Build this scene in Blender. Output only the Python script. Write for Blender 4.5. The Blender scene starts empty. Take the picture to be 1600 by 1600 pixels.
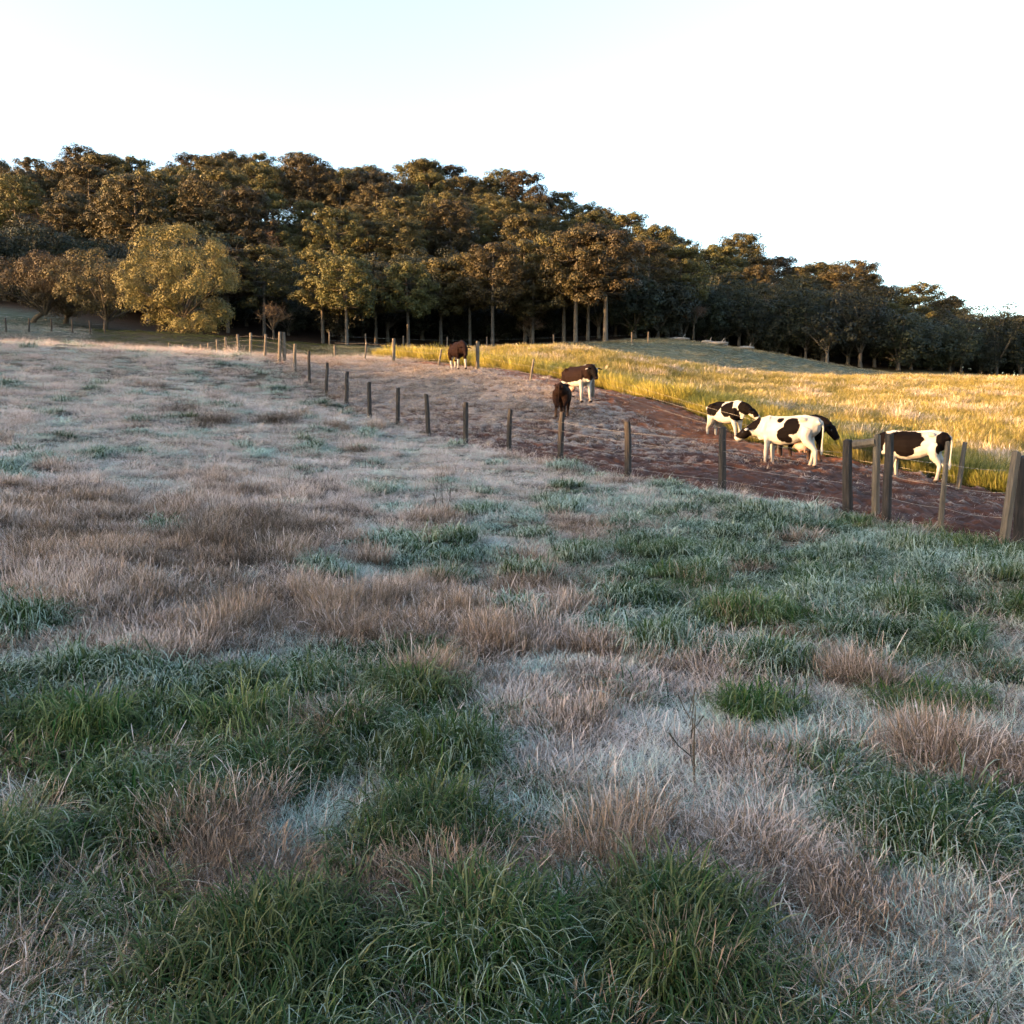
import bpy, bmesh, math, random
import numpy as np
from mathutils import Vector, Matrix

random.seed(7)
RNG = np.random.default_rng(11)
scene = bpy.context.scene
COL = scene.collection

# ------------------------------------------------------------------ camera
FPX = 1350.0                       # focal length in photograph pixels (1600 wide)
CAM_Z = 1.7
PITCH = math.atan(100.0 / FPX)
cam_data = bpy.data.cameras.new('camera')
cam_data.sensor_fit = 'HORIZONTAL'
cam_data.sensor_width = 36.0
cam_data.lens = 36.0 * FPX / 1600.0
cam_data.clip_start = 0.05
cam_data.clip_end = 3000.0
cam = bpy.data.objects.new('camera', cam_data)
cam.location = (0, 0, CAM_Z)
cam.rotation_euler = (math.radians(90) - PITCH, 0, 0)
COL.objects.link(cam)
scene.camera = cam

# ------------------------------------------------------------------ light
SUN_A = math.radians(22.0)         # the sun stands to the left and a little behind the camera
SUN_E = math.radians(6.0)
UD = (math.cos(SUN_A), math.sin(SUN_A))       # ground direction the shadows fall in
VD = (-math.sin(SUN_A), math.cos(SUN_A))
world = bpy.data.worlds.new('World')
scene.world = world
world.use_nodes = True
wn, wl = world.node_tree.nodes, world.node_tree.links
wn.clear()
sky = wn.new('ShaderNodeTexSky')
sky.sky_type = 'NISHITA'
sky.sun_disc = False
sky.sun_elevation = SUN_E
sky.sun_rotation = math.atan2(-UD[0], -UD[1])
sky.altitude = 900
sky.air_density = 1.0
sky.dust_density = 6.0
sky.ozone_density = 1.2
bg = wn.new('ShaderNodeBackground')
bg.inputs['Strength'].default_value = 0.15
wo = wn.new('ShaderNodeOutputWorld')
wl.new(sky.outputs['Color'], bg.inputs['Color'])
wl.new(bg.outputs['Background'], wo.inputs['Surface'])

sun_data = bpy.data.lights.new('sun', 'SUN')
sun_data.energy = 3.0
sun_data.angle = math.radians(0.6)
sun_data.color = (1.0, 0.575, 0.245)
sun = bpy.data.objects.new('sun', sun_data)
sdir = Vector((UD[0] * math.cos(SUN_E), UD[1] * math.cos(SUN_E), -math.sin(SUN_E)))
sun.rotation_euler = sdir.to_track_quat('-Z', 'Y').to_euler()
sun.location = (-60, -40, 40)
COL.objects.link(sun)

scene.view_settings.view_transform = 'Standard'
scene.view_settings.look = 'None'
scene.view_settings.exposure = 3.15
scene.view_settings.gamma = 1.0
scene.view_settings.use_curve_mapping = False
scene.cycles.use_denoising = True
scene.cycles.max_bounces = 3
scene.cycles.diffuse_bounces = 2
scene.cycles.glossy_bounces = 1
scene.cycles.transmission_bounces = 1
scene.cycles.use_adaptive_sampling = True
scene.cycles.adaptive_threshold = 0.03
scene.cycles.transparent_max_bounces = 4

# ------------------------------------------------------------------ helpers
CP, SP = math.cos(PITCH), math.sin(PITCH)

def at(px, py, d):
    """point at depth d (metres along Y) seen at a pixel of the photograph"""
    a, b = (px - 800.0) / FPX, (800.0 - py) / FPX
    dx, dy, dz = a, CP + b * SP, -SP + b * CP
    t = d / dy
    return (dx * t, d, CAM_Z + dz * t)

def atx(px, d):
    return ((px - 800.0) / FPX * d * CP * 1.003, d)

def _hash(ix, iy, seed):
    h = (ix.astype(np.int64) * 374761393 + iy.astype(np.int64) * 668265263 + seed * 974711) & 0x7fffffff
    h = ((h ^ (h >> 13)) * 1274126177) & 0x7fffffff
    h = ((h ^ (h >> 16)) * 1103515245) & 0x7fffffff
    return (h ^ (h >> 15)) & 0xffff

def noise(x, y, seed=0):
    """gradient noise, about -0.7 .. 0.7"""
    x = np.asarray(x, float); y = np.asarray(y, float)
    x0 = np.floor(x); y0 = np.floor(y)
    fx, fy = x - x0, y - y0
    u, v = fx**3 * (fx * (fx * 6 - 15) + 10), fy**3 * (fy * (fy * 6 - 15) + 10)
    def g(ox, oy):
        a = _hash(x0 + ox, y0 + oy, seed) * (2 * math.pi / 65536.0)
        return np.cos(a) * (fx - ox) + np.sin(a) * (fy - oy)
    n00, n10, n01, n11 = g(0, 0), g(1, 0), g(0, 1), g(1, 1)
    return (n00 * (1 - u) + n10 * u) * (1 - v) + (n01 * (1 - u) + n11 * u) * v

def fbm(x, y, octaves=4, seed=0, gain=0.5):
    s, a = 0, 1.0
    for o in range(octaves):
        s = s + a * noise(np.asarray(x) * 2**o + 17.3 * o, np.asarray(y) * 2**o - 9.1 * o, seed + o)
        a *= gain
    return s

def tussocks(x, y, cs, seed):
    """nearest jittered tussock: its distance, middle and three random numbers"""
    ix, iy = np.floor(x / cs), np.floor(y / cs)
    best = np.full(len(x), 1e9); out = np.zeros((5, len(x)))
    for ox in (-1, 0, 1):
        for oy in (-1, 0, 1):
            a, b = ix + ox, iy + oy
            h = [_hash(a, b, seed + k) / 65536.0 for k in range(5)]
            cx, cy = (a + .1 + .8 * h[0]) * cs, (b + .1 + .8 * h[1]) * cs
            d = np.hypot(x - cx, y - cy)
            m = d < best
            best = np.where(m, d, best)
            for k, v in enumerate((cx, cy, h[2], h[3], h[4])):
                out[k] = np.where(m, v, out[k])
    return (best, *out)

def smooth(a, b, x):
    t = np.clip((np.asarray(x, float) - a) / (b - a), 0, 1)
    return t * t * (3 - 2 * t)

# ------------------------------------------------------------------ terrain
FENCE_A = 19320.0
def fence_xy(px):
    d = FENCE_A / (px + 16.75)
    return atx(px, d)

ctrl = []
for px, py in ((1570, 857), (1325, 807), (1128, 774), (982, 749), (875, 730), (795, 710), (728, 699), (670, 682), (622, 665),
               (579, 654), (543, 635), (512, 616), (486, 600), (464, 582), (440, 567), (418, 559), (396, 556), (378, 557), (331, 563), (293, 567)):
    ctrl.append(at(px, py, FENCE_A / (px + 16.75)))
for px, py, d in (
    (0, 541, 40), (100, 541, 42), (200, 546, 44), (300, 550, 46), (0, 608, 28), (0, 702, 17), (0, 821, 10), (400, 640, 28), (400, 745, 17),
    (200, 650, 24), (-300, 610, 28),
    (800, 900, 10), (1200, 905, 10), (1600, 930, 9), (800, 780, 16),
    (1505, 771, 23.4), (1430, 758, 23.6), (1215, 729, 24), (1150, 693, 31), (925, 623, 34), (748, 579, 41.5), (618, 569, 47), (526, 561, 52),
    (719, 578, 45), (1080, 640, 36), (940, 610, 40), (1300, 720, 27), (1560, 774, 24.5), (1800, 800, 24),
    (1300, 662, 36), (1500, 662, 40), (1100, 612, 48), (1400, 630, 50), (1600, 650, 45), (1600, 700, 33),
    (760, 553, 58), (900, 551, 59), (1000, 567, 61), (1100, 580, 66), (1200, 590, 70), (1400, 594, 78), (1600, 597, 88), (1850, 606, 98),
    (760, 556, 85), (620, 556, 80), (1600, 603, 112), (1000, 567, 80), (1200, 594, 86), (1100, 583, 82), (1400, 598, 96), (900, 555, 80),
    (1050, 552, 108), (1050, 530, 138), (950, 540, 118), (1200, 574, 108), (1200, 551, 142), (1380, 591, 118), (1380, 581, 150), (1600, 592, 152), (1850, 600, 170),
    (500, 535, 125), (800, 539, 140), (950, 530, 138), (1100, 540, 150), (1300, 568, 155), (230, 525, 105), (290, 522, 97), (100, 503, 110), (0, 490, 110), (-250, 480, 115),
    (0, 517, 80), (100, 550, 60), (-200, 520, 75),
):
    ctrl.append(at(px, py, d))
for px, d, z in ((-500, 230, 56), (0, 230, 60), (300, 236, 62), (500, 240, 62), (800, 240, 58), (1000, 235, 43), (1100, 228, 38.5), (1200, 226, 34.5), (1300, 224, 30), (1400, 222, 25.5), (1500, 220, 21.5), (1600, 218, 18), (1900, 225, 12),
                 (0, 175, 37), (300, 175, 37), (600, 185, 38), (900, 185, 32.5), (1200, 185, 25), (1500, 188, 18)):
    x, y = atx(px, d); ctrl.append((x, y, z))
ctrl += [(0, 0, 0), (-8, 1, .25), (8, 1, -.2), (0, 4.2, .06), (0, -10, -.4), (-40, -20, 1), (40, -20, -1.5), (0, -40, -1.2),
         (-60, 20, 4.2), (-60, 60, 8.6), (-95, 40, 6), (-100, 110, 17), (-130, 180, 34), (130, 140, 6), (60, 30, .6), (120, 80, 5),
         (200, 260, 8), (-220, 300, 46), (220, 420, 16), (0, 420, 46), (-220, 420, 46), (-220, 0, 6), (-220, -120, 2), (220, -120, -4), (0, -120, -3), (220, 60, 1), (-180, 130, 18)]
C = np.array(ctrl)
SC = 50.0
def _phi(r2):
    return 0.5 * r2 * np.log(r2 + 1e-9)
_n = len(C)
_P = np.c_[np.ones(_n), C[:, :2] / SC]
_d2 = ((C[:, None, :2] - C[None, :, :2]) / SC); _d2 = (_d2**2).sum(-1)
_K = _phi(_d2) + np.eye(_n) * 2e-4
_A = np.zeros((_n + 3, _n + 3)); _A[:_n, :_n] = _K; _A[:_n, _n:] = _P; _A[_n:, :_n] = _P.T
_W = np.linalg.solve(_A, np.r_[C[:, 2], 0, 0, 0])

def tps(x, y):
    x = np.clip(x, -230, 230); y = np.clip(y, -125, 430)
    sh = np.broadcast(x, y).shape
    x = np.ravel(np.broadcast_to(x, sh)) / SC; y = np.ravel(np.broadcast_to(y, sh)) / SC
    out = np.empty(len(x))
    for i in range(0, len(x), 20000):
        xs, ys = x[i:i + 20000], y[i:i + 20000]
        r2 = (xs[:, None] - C[None, :, 0] / SC)**2 + (ys[:, None] - C[None, :, 1] / SC)**2
        out[i:i + 20000] = _phi(r2) @ _W[:_n] + _W[_n] + _W[_n + 1] * xs + _W[_n + 2] * ys
    return out.reshape(sh)

RV = [-60, -40, 0, 8, 13, 15.5, 17.7, 19.5, 25, 30.5, 36, 42.7, 46, 48, 52, 60, 80, 101, 113, 150, 175]  # unseen ridge off to the left, added and shaped to shade the foreground
RH = [3, 3, 4.2, 4.0, 2.6, 1.5, 1.0, 1.3, 2.5, 3.6, 4.5, 4.75, 4.1, 4.5, 5.0, 5.8, 8.5, 12.2, 17.0, 22, 20]
def uv(x, y):
    return x * UD[0] + y * UD[1], x * VD[0] + y * VD[1]

def lane_edges(y):
    """x of the near and the far edge of the cattle track at depth y"""
    near = 5.6 - 0.605 * (y - 14.4)
    far = np.interp(y, [6, 18, 22, 24.5, 27, 33, 36, 40, 44, 49, 58], [16.5, 16.5, 15.5, 13.8, 10.6, 8.2, 7.2, 4.3, 1.4, -3.0, -12.0])
    return near, far

def height(x, y):
    x = np.asarray(x, float); y = np.asarray(y, float)
    z = tps(x, y)
    u, v = uv(x, y)
    top = np.interp(v, RV, RH) + 85 * math.tan(SUN_E) + 0.5 * fbm(v / 5.0, u * 0 + 3.1, 3, 5)
    k = np.exp(-((u + 70) / 15.0)**2) * smooth(-75, -45, v) * (1 - smooth(150, 180, v))
    z = z + np.maximum(top - z, 0) * k
    near = (1 - smooth(60, 110, y)) * (1 - smooth(40, 80, np.abs(x)))
    return z + near * (0.10 * noise(x / 2.3, y / 2.3, 3) + 0.10 * noise(x / 1.0, y / 1.0, 4)) * smooth(2, 8, y)

def h1(x, y):
    return float(height(np.array([x]), np.array([y]))[0])

def ground_pixel(px, py, dmin=2.0, dmax=70.0):
    """where the ray through a photograph pixel meets the ground"""
    ds = np.geomspace(dmin, dmax, 500)
    p = np.array([at(px, py, d) for d in ds])
    below = p[:, 2] < tps(p[:, 0], p[:, 1])
    i = int(np.argmax(below)) if below.any() else len(ds) - 1
    return p[i]

def link(o, parent=None):
    COL.objects.link(o)
    if parent is not None:
        o.parent = parent
    return o

def mesh_from(name, verts, faces, mat=None, smooth_shade=False):
    me = bpy.data.meshes.new(name)
    me.from_pydata([tuple(v) for v in verts], [], [tuple(f) for f in faces])
    if mat is not None:
        me.materials.append(mat)
    if smooth_shade:
        me.polygons.foreach_set('use_smooth', [True] * len(me.polygons))
    me.update()
    return me

def mesh_quads(name, verts, quads, mat=None, smooth_shade=False):
    """fast build from numpy arrays; quads (n,4) or (n,3)"""
    verts = np.asarray(verts, np.float32); quads = np.asarray(quads, np.int32)
    k = quads.shape[1]
    me = bpy.data.meshes.new(name)
    me.vertices.add(len(verts)); me.vertices.foreach_set('co', verts.ravel())
    me.loops.add(quads.size); me.loops.foreach_set('vertex_index', quads.ravel())
    me.polygons.add(len(quads))
    me.polygons.foreach_set('loop_start', np.arange(0, quads.size, k, dtype=np.int32))
    me.polygons.foreach_set('loop_total', np.full(len(quads), k, np.int32))
    if smooth_shade:
        me.polygons.foreach_set('use_smooth', np.ones(len(quads), bool))
    if mat is not None:
        me.materials.append(mat)
    me.update(calc_edges=True); me.validate()
    return me

def tag(o, label=None, cat=None, group=None, kind=None):
    if label: o['label'] = label
    if cat: o['category'] = cat
    if group: o['group'] = group
    if kind: o['kind'] = kind
    return o

def thing(name, loc, label, cat, group=None, rz=0.0, scale=1.0):
    e = bpy.data.objects.new(name, None)
    e.empty_display_size = 0.3
    e.location = loc; e.rotation_euler = (0, 0, rz); e.scale = (scale,) * 3
    link(e)
    return tag(e, label, cat, group)

def part(name, me, parent):
    return link(bpy.data.objects.new(name, me), parent)

def tube(pts, radii, sides=8, cap=True, squash=None):
    """rings along a polyline; returns verts, faces"""
    pts = [Vector(p) for p in pts]
    V, F = [], []
    ref = Vector((0, 0, 1)) if abs((pts[-1] - pts[0]).normalized().z) < 0.9 else Vector((1, 0, 0))
    for i, p in enumerate(pts):
        t = (pts[min(i + 1, len(pts) - 1)] - pts[max(i - 1, 0)]).normalized()
        s = t.cross(ref)
        s = s.normalized() if s.length > 1e-6 else Vector((0, 1, 0))
        n = s.cross(t).normalized()
        r = radii[i]
        ra, rb = (r, r) if not isinstance(r, tuple) else r
        for k in range(sides):
            a = 2 * math.pi * (k + 0.5) / sides
            V.append(p + s * (ra * math.cos(a)) + n * (rb * math.sin(a)))
    for i in range(len(pts) - 1):
        for k in range(sides):
            a, b = i * sides + k, i * sides + (k + 1) % sides
            F.append((a, b, b + sides, a + sides))
    if cap:
        F.append(tuple(range(sides - 1, -1, -1)))
        F.append(tuple(range((len(pts) - 1) * sides, len(pts) * sides)))
    return V, F

def join(*vf):
    V, F = [], []
    for v, f in vf:
        o = len(V); V += list(v); F += [tuple(i + o for i in q) for q in f]
    return V, F

# ------------------------------------------------------------------ materials
def new_mat(name):
    m = bpy.data.materials.new(name)
    m.use_nodes = True
    n = m.node_tree.nodes; l = m.node_tree.links
    n.clear()
    out = n.new('ShaderNodeOutputMaterial')
    return m, n, l, out

def bsdf(n, rough=0.8, spec=0.25):
    b = n.new('ShaderNodeBsdfPrincipled')
    b.inputs['Roughness'].default_value = rough
    b.inputs['Specular IOR Level'].default_value = spec
    return b

def rgb(n, c):
    r = n.new('ShaderNodeRGB'); r.outputs[0].default_value = (*c, 1); return r.outputs[0]

def mixc(n, l, fac, a, b):
    m = n.new('ShaderNodeMix'); m.data_type = 'RGBA'
    if isinstance(fac, (int, float)): m.inputs[0].default_value = fac
    else: l.new(fac, m.inputs[0])
    for s, c in ((6, a), (7, b)):
        if isinstance(c, tuple): m.inputs[s].default_value = (*c, 1)
        else: l.new(c, m.inputs[s])
    return m.outputs[2]

def mathn(n, l, op, a, b=None, clamp=False):
    m = n.new('ShaderNodeMath'); m.operation = op; m.use_clamp = clamp
    for i, s in enumerate((a, b)):
        if s is None: continue
        if isinstance(s, (int, float)): m.inputs[i].default_value = s
        else: l.new(s, m.inputs[i])
    return m.outputs[0]

def noise_tex(n, l, scale, detail=4, vec=None, rough=0.55):
    t = n.new('ShaderNodeTexNoise')
    t.inputs['Scale'].default_value = scale; t.inputs['Detail'].default_value = detail; t.inputs['Roughness'].default_value = rough
    if vec is not None: l.new(vec, t.inputs['Vector'])
    return t.outputs['Fac']

def ramp(n, l, fac, stops):
    r = n.new('ShaderNodeValToRGB')
    e = r.color_ramp.elements
    while len(e) < len(stops): e.new(0.5)
    for i, (p, c) in enumerate(stops):
        e[i].position = p; e[i].color = (*c, 1) if isinstance(c, tuple) else (c, c, c, 1)
    l.new(fac, r.inputs[0])
    return r.outputs[0]

def bump(n, l, h, strength, dist, b):
    k = n.new('ShaderNodeBump'); k.inputs['Strength'].default_value = strength; k.inputs['Distance'].default_value = dist
    l.new(h, k.inputs['Height']); l.new(k.outputs[0], b.inputs['Normal'])

def attr(n, name, typ='GEOMETRY'):
    a = n.new('ShaderNodeAttribute'); a.attribute_type = typ; a.attribute_name = name
    return a

def geo_pos(n):
    return n.new('ShaderNodeNewGeometry').outputs['Position']

def make_ground_mat():
    m, n, l, out = new_mat('ground_earth')
    b = bsdf(n, 0.95, 0.1)
    pos = geo_pos(n)
    z = attr(n, 'zone'); sep = n.new('ShaderNodeSeparateColor'); l.new(z.outputs['Color'], sep.inputs[0])
    n1 = noise_tex(n, l, 1.3, 6, pos); n2 = noise_tex(n, l, 9.0, 5, pos); n3 = noise_tex(n, l, 45.0, 3, pos)
    meadow = ramp(n, l, n2, [(0.3, (.015, .018, .010)), (0.5, (.04, .037, .025)), (0.62, (.10, .09, .08)), (0.75, (.17, .17, .165))])
    straw = ramp(n, l, n3, [(0.3, (.035, .024, .016)), (0.55, (.10, .075, .052)), (0.75, (.22, .205, .195))])
    meadow = mixc(n, l, ramp(n, l, n1, [(0.42, 0.0), (0.6, 0.8)]), meadow, straw)
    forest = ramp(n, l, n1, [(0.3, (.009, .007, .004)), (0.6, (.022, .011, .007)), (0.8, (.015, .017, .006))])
    field = ramp(n, l, n2, [(0.3, (.09, .075, .02)), (0.6, (.24, .19, .07)), (0.8, (.36, .30, .17))])
    lane = ramp(n, l, n2, [(0.3, (.055, .022, .015)), (0.6, (.11, .045, .03)), (0.8, (.2, .16, .15))])
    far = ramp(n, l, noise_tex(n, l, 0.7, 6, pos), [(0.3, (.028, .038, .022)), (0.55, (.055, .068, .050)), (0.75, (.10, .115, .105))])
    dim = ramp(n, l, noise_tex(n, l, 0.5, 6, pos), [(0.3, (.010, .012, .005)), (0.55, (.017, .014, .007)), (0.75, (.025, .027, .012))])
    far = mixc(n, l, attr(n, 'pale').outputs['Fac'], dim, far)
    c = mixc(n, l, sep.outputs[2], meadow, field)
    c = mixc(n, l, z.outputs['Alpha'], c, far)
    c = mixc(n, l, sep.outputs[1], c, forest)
    c = mixc(n, l, sep.outputs[0], c, lane)
    l.new(c, b.inputs['Base Color'])
    bump(n, l, n2, 0.6, 0.08, b)
    l.new(b.outputs[0], out.inputs['Surface'])
    return m

def make_track_mat():
    m, n, l, out = new_mat('frosted_mud')
    b = bsdf(n, 0.9, 0.2)
    pos = geo_pos(n)
    hgt = attr(n, 'relief').outputs['Fac']
    frost = attr(n, 'frost').outputs['Fac']
    n1 = noise_tex(n, l, 2.2, 5, pos); n2 = noise_tex(n, l, 24, 5, pos)
    soil = ramp(n, l, n1, [(0.25, (.017, .0075, .0055)), (0.5, (.042, .016, .0105)), (0.75, (.095, .034, .018))])
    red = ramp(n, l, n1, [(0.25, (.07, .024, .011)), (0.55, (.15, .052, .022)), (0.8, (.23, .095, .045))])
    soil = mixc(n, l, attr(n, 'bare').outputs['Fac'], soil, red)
    f = mathn(n, l, 'ADD', hgt, mathn(n, l, 'MULTIPLY', mathn(n, l, 'SUBTRACT', n2, 0.5), 1.3))
    f = mathn(n, l, 'SUBTRACT', mathn(n, l, 'ADD', f, frost), 1.0)
    f = mathn(n, l, 'MULTIPLY', f, 3.0, True)
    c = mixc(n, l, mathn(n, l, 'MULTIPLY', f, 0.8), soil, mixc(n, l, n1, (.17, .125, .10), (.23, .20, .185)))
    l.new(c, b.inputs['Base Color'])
    bump(n, l, n2, 0.5, 0.03, b)
    l.new(b.outputs[0], out.inputs['Surface'])
    return m

def make_grass_mat():
    """one blade material: 'hue' 0 green .. 1 straw, 'frost' hoar frost, 'tint' brightness, 't' root to tip"""
    m, n, l, out = new_mat('grass_blade')
    hue = attr(n, 'hue', 'INSTANCER').outputs['Fac']
    frost = attr(n, 'frost', 'INSTANCER').outputs['Fac']
    tint = attr(n, 'tint', 'INSTANCER').outputs['Fac']
    tt = attr(n, 't'); sep = n.new('ShaderNodeSeparateColor'); l.new(tt.outputs['Color'], sep.inputs[0])
    t, rnd = sep.outputs[0], sep.outputs[1]
    green = mixc(n, l, rnd, (.009, .040, .005), (.042, .098, .010))
    straw = mixc(n, l, rnd, (.125, .078, .056), (.34, .23, .168))
    gold = mixc(n, l, rnd, (.24, .21, .035), (.46, .34, .075))
    h1_ = mathn(n, l, 'ADD', hue, mathn(n, l, 'MULTIPLY', mathn(n, l, 'SUBTRACT', rnd, 0.5), 0.35), True)
    c = mixc(n, l, mathn(n, l, 'MULTIPLY', h1_, 1.0, True), green, straw)
    g = attr(n, 'gold', 'INSTANCER').outputs['Fac']
    c = mixc(n, l, g, c, gold)
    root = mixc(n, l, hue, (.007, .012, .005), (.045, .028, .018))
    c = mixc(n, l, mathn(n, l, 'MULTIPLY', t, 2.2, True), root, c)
    sc = n.new('ShaderNodeVectorMath'); sc.operation = 'SCALE'
    l.new(c, sc.inputs[0]); l.new(tint, sc.inputs['Scale'])
    f = mathn(n, l, 'ADD', mathn(n, l, 'MULTIPLY', frost, 1.5), mathn(n, l, 'MULTIPLY', t, 0.7))
    f = mathn(n, l, 'ADD', f, mathn(n, l, 'MULTIPLY', rnd, 0.8))
    f = mathn(n, l, 'MULTIPLY', mathn(n, l, 'SUBTRACT', f, 1.4), 1.6, True)
    f = mathn(n, l, 'MULTIPLY', f, 0.9)
    frostc = mixc(n, l, hue, (.43, .56, .50), (.70, .555, .515))
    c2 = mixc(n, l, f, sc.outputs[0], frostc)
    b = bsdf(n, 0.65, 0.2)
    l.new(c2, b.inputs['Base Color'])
    tr = n.new('ShaderNodeBsdfTranslucent'); l.new(c2, tr.inputs['Color'])
    mx = n.new('ShaderNodeMixShader'); mx.inputs[0].default_value = 0.28
    l.new(b.outputs[0], mx.inputs[1]); l.new(tr.outputs[0], mx.inputs[2])
    l.new(mx.outputs[0], out.inputs['Surface'])
    return m

def make_leaf_mat(name, ca, cb, trans=0.12):
    m, n, l, out = new_mat(name)
    info = n.new('ShaderNodeObjectInfo')
    t = attr(n, 'leaf'); sep = n.new('ShaderNodeSeparateColor'); l.new(t.outputs['Color'], sep.inputs[0])
    c = mixc(n, l, sep.outputs[0], ca, cb)
    hs = n.new('ShaderNodeHueSaturation')
    l.new(mathn(n, l, 'ADD', mathn(n, l, 'MULTIPLY', info.outputs['Random'], 0.05), 0.475), hs.inputs['Hue'])
    l.new(mathn(n, l, 'ADD', mathn(n, l, 'MULTIPLY', info.outputs['Random'], 0.8), 0.6), hs.inputs['Value'])
    l.new(c, hs.inputs['Color'])
    b = bsdf(n, 0.6, 0.25)
    l.new(hs.outputs[0], b.inputs['Base Color'])
    tr = n.new('ShaderNodeBsdfTranslucent'); l.new(hs.outputs[0], tr.inputs['Color'])
    mx = n.new('ShaderNodeMixShader'); mx.inputs[0].default_value = trans
    l.new(b.outputs[0], mx.inputs[1]); l.new(tr.outputs[0], mx.inputs[2])
    l.new(mx.outputs[0], out.inputs['Surface'])
    return m

def make_bark_mat(name, ca, cb, scale=(6, 6, 1.2)):
    m, n, l, out = new_mat(name)
    tc = n.new('ShaderNodeTexCoord'); mp = n.new('ShaderNodeMapping'); mp.inputs['Scale'].default_value = scale
    l.new(tc.outputs['Object'], mp.inputs['Vector'])
    f = noise_tex(n, l, 2.0, 6, mp.outputs[0], 0.65)
    g = noise_tex(n, l, 1.1, 3, tc.outputs['Object'])
    c = ramp(n, l, f, [(0.3, ca), (0.7, cb)])
    c = mixc(n, l, ramp(n, l, g, [(0.45, 0.0), (0.7, 0.55)]), c, tuple(0.55 * v for v in ca))
    b = bsdf(n, 0.9, 0.15); l.new(c, b.inputs['Base Color'])
    bump(n, l, f, 0.7, 0.02, b)
    l.new(b.outputs[0], out.inputs['Surface'])
    return m

def make_plain(name, c, rough=0.6, spec=0.3, metallic=0.0, vary=0.25, scale=14):
    m, n, l, out = new_mat(name)
    b = bsdf(n, rough, spec); b.inputs['Metallic'].default_value = metallic
    tc = n.new('ShaderNodeTexCoord')
    f = noise_tex(n, l, scale, 4, tc.outputs['Object'])
    l.new(mixc(n, l, f, tuple(v * (1 - vary) for v in c), tuple(min(1, v * (1 + vary)) for v in c)), b.inputs['Base Color'])
    l.new(b.outputs[0], out.inputs['Surface'])
    return m

def make_hide_mat():
    m, n, l, out = new_mat('cow_hide')
    a = attr(n, 'coat')
    tc = n.new('ShaderNodeTexCoord')
    f = noise_tex(n, l, 30, 4, tc.outputs['Object'])
    g = noise_tex(n, l, 3, 3, tc.outputs['Object'])
    hs = n.new('ShaderNodeHueSaturation'); l.new(a.outputs['Color'], hs.inputs['Color'])
    l.new(mathn(n, l, 'ADD', mathn(n, l, 'MULTIPLY', g, 0.5), 0.72), hs.inputs['Value'])
    b = bsdf(n, 0.75, 0.03); l.new(hs.outputs[0], b.inputs['Base Color'])
    bump(n, l, f, 0.25, 0.01, b)
    l.new(b.outputs[0], out.inputs['Surface'])
    return m

M_GROUND = make_ground_mat()
M_TRACK = make_track_mat()
M_GRASS = make_grass_mat()
M_PINE = make_leaf_mat('pine_needles', (.016, .016, .005), (.074, .056, .016))
M_OAK = make_leaf_mat('broad_leaves', (.007, .010, .005), (.024, .025, .010))
M_ROUND = make_leaf_mat('pale_broad_leaves', (.048, .039, .012), (.128, .094, .030))
M_OLIVE = make_leaf_mat('olive_leaves', (.036, .032, .011), (.105, .076, .025))
M_DRYLEAF = make_leaf_mat('russet_twigs', (.045, .026, .017), (.10, .06, .04), 0.1)
M_BARK = make_bark_mat('grey_bark', (.035, .03, .025), (.13, .112, .095))
M_BARKD = make_bark_mat('dark_bark', (.03, .024, .018), (.09, .07, .05))
M_POST = make_bark_mat('weathered_wood', (.013, .011, .011), (.052, .044, .041), (9, 9, 1.0))
M_POSTP = make_bark_mat('pale_wood', (.05, .041, .034), (.14, .115, .092), (9, 9, 1.0))
M_WIRE = make_plain('galvanised_wire', (.22, .20, .19), 0.5, 0.5, 0.4)
M_HIDE = make_hide_mat()
M_UDDER = make_plain('udder_skin', (.26, .155, .125), 0.55, 0.3, 0, 0.12)
M_EYE = make_plain('cow_eye', (.01, .008, .006), 0.1, 0.5, 0, 0.1)
M_LOG = make_bark_mat('bleached_log', (.16, .13, .11), (.36, .31, .27))

# ------------------------------------------------------------------ the ground
def axis(lo, fine_lo, fine_hi, hi, step, grow):
    a = list(np.arange(fine_lo, fine_hi + 1e-6, step))
    s, x, up = step, fine_hi, []
    while x < hi: s = min(s * grow, 40); x += s; up.append(x)
    s, x, dn = step, fine_lo, []
    while x > lo: s = min(s * grow, 40); x -= s; dn.append(x)
    return np.array(dn[::-1] + a + up)

def forest_edge(x):
    return np.interp(x, [-200, -95, -62, -45, -30, 0, 15, 33, 55, 62, 95, 140, 220],
                     [128, 122, 118, 112, 118, 136, 132, 146, 150, 152, 168, 185, 200])

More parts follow.
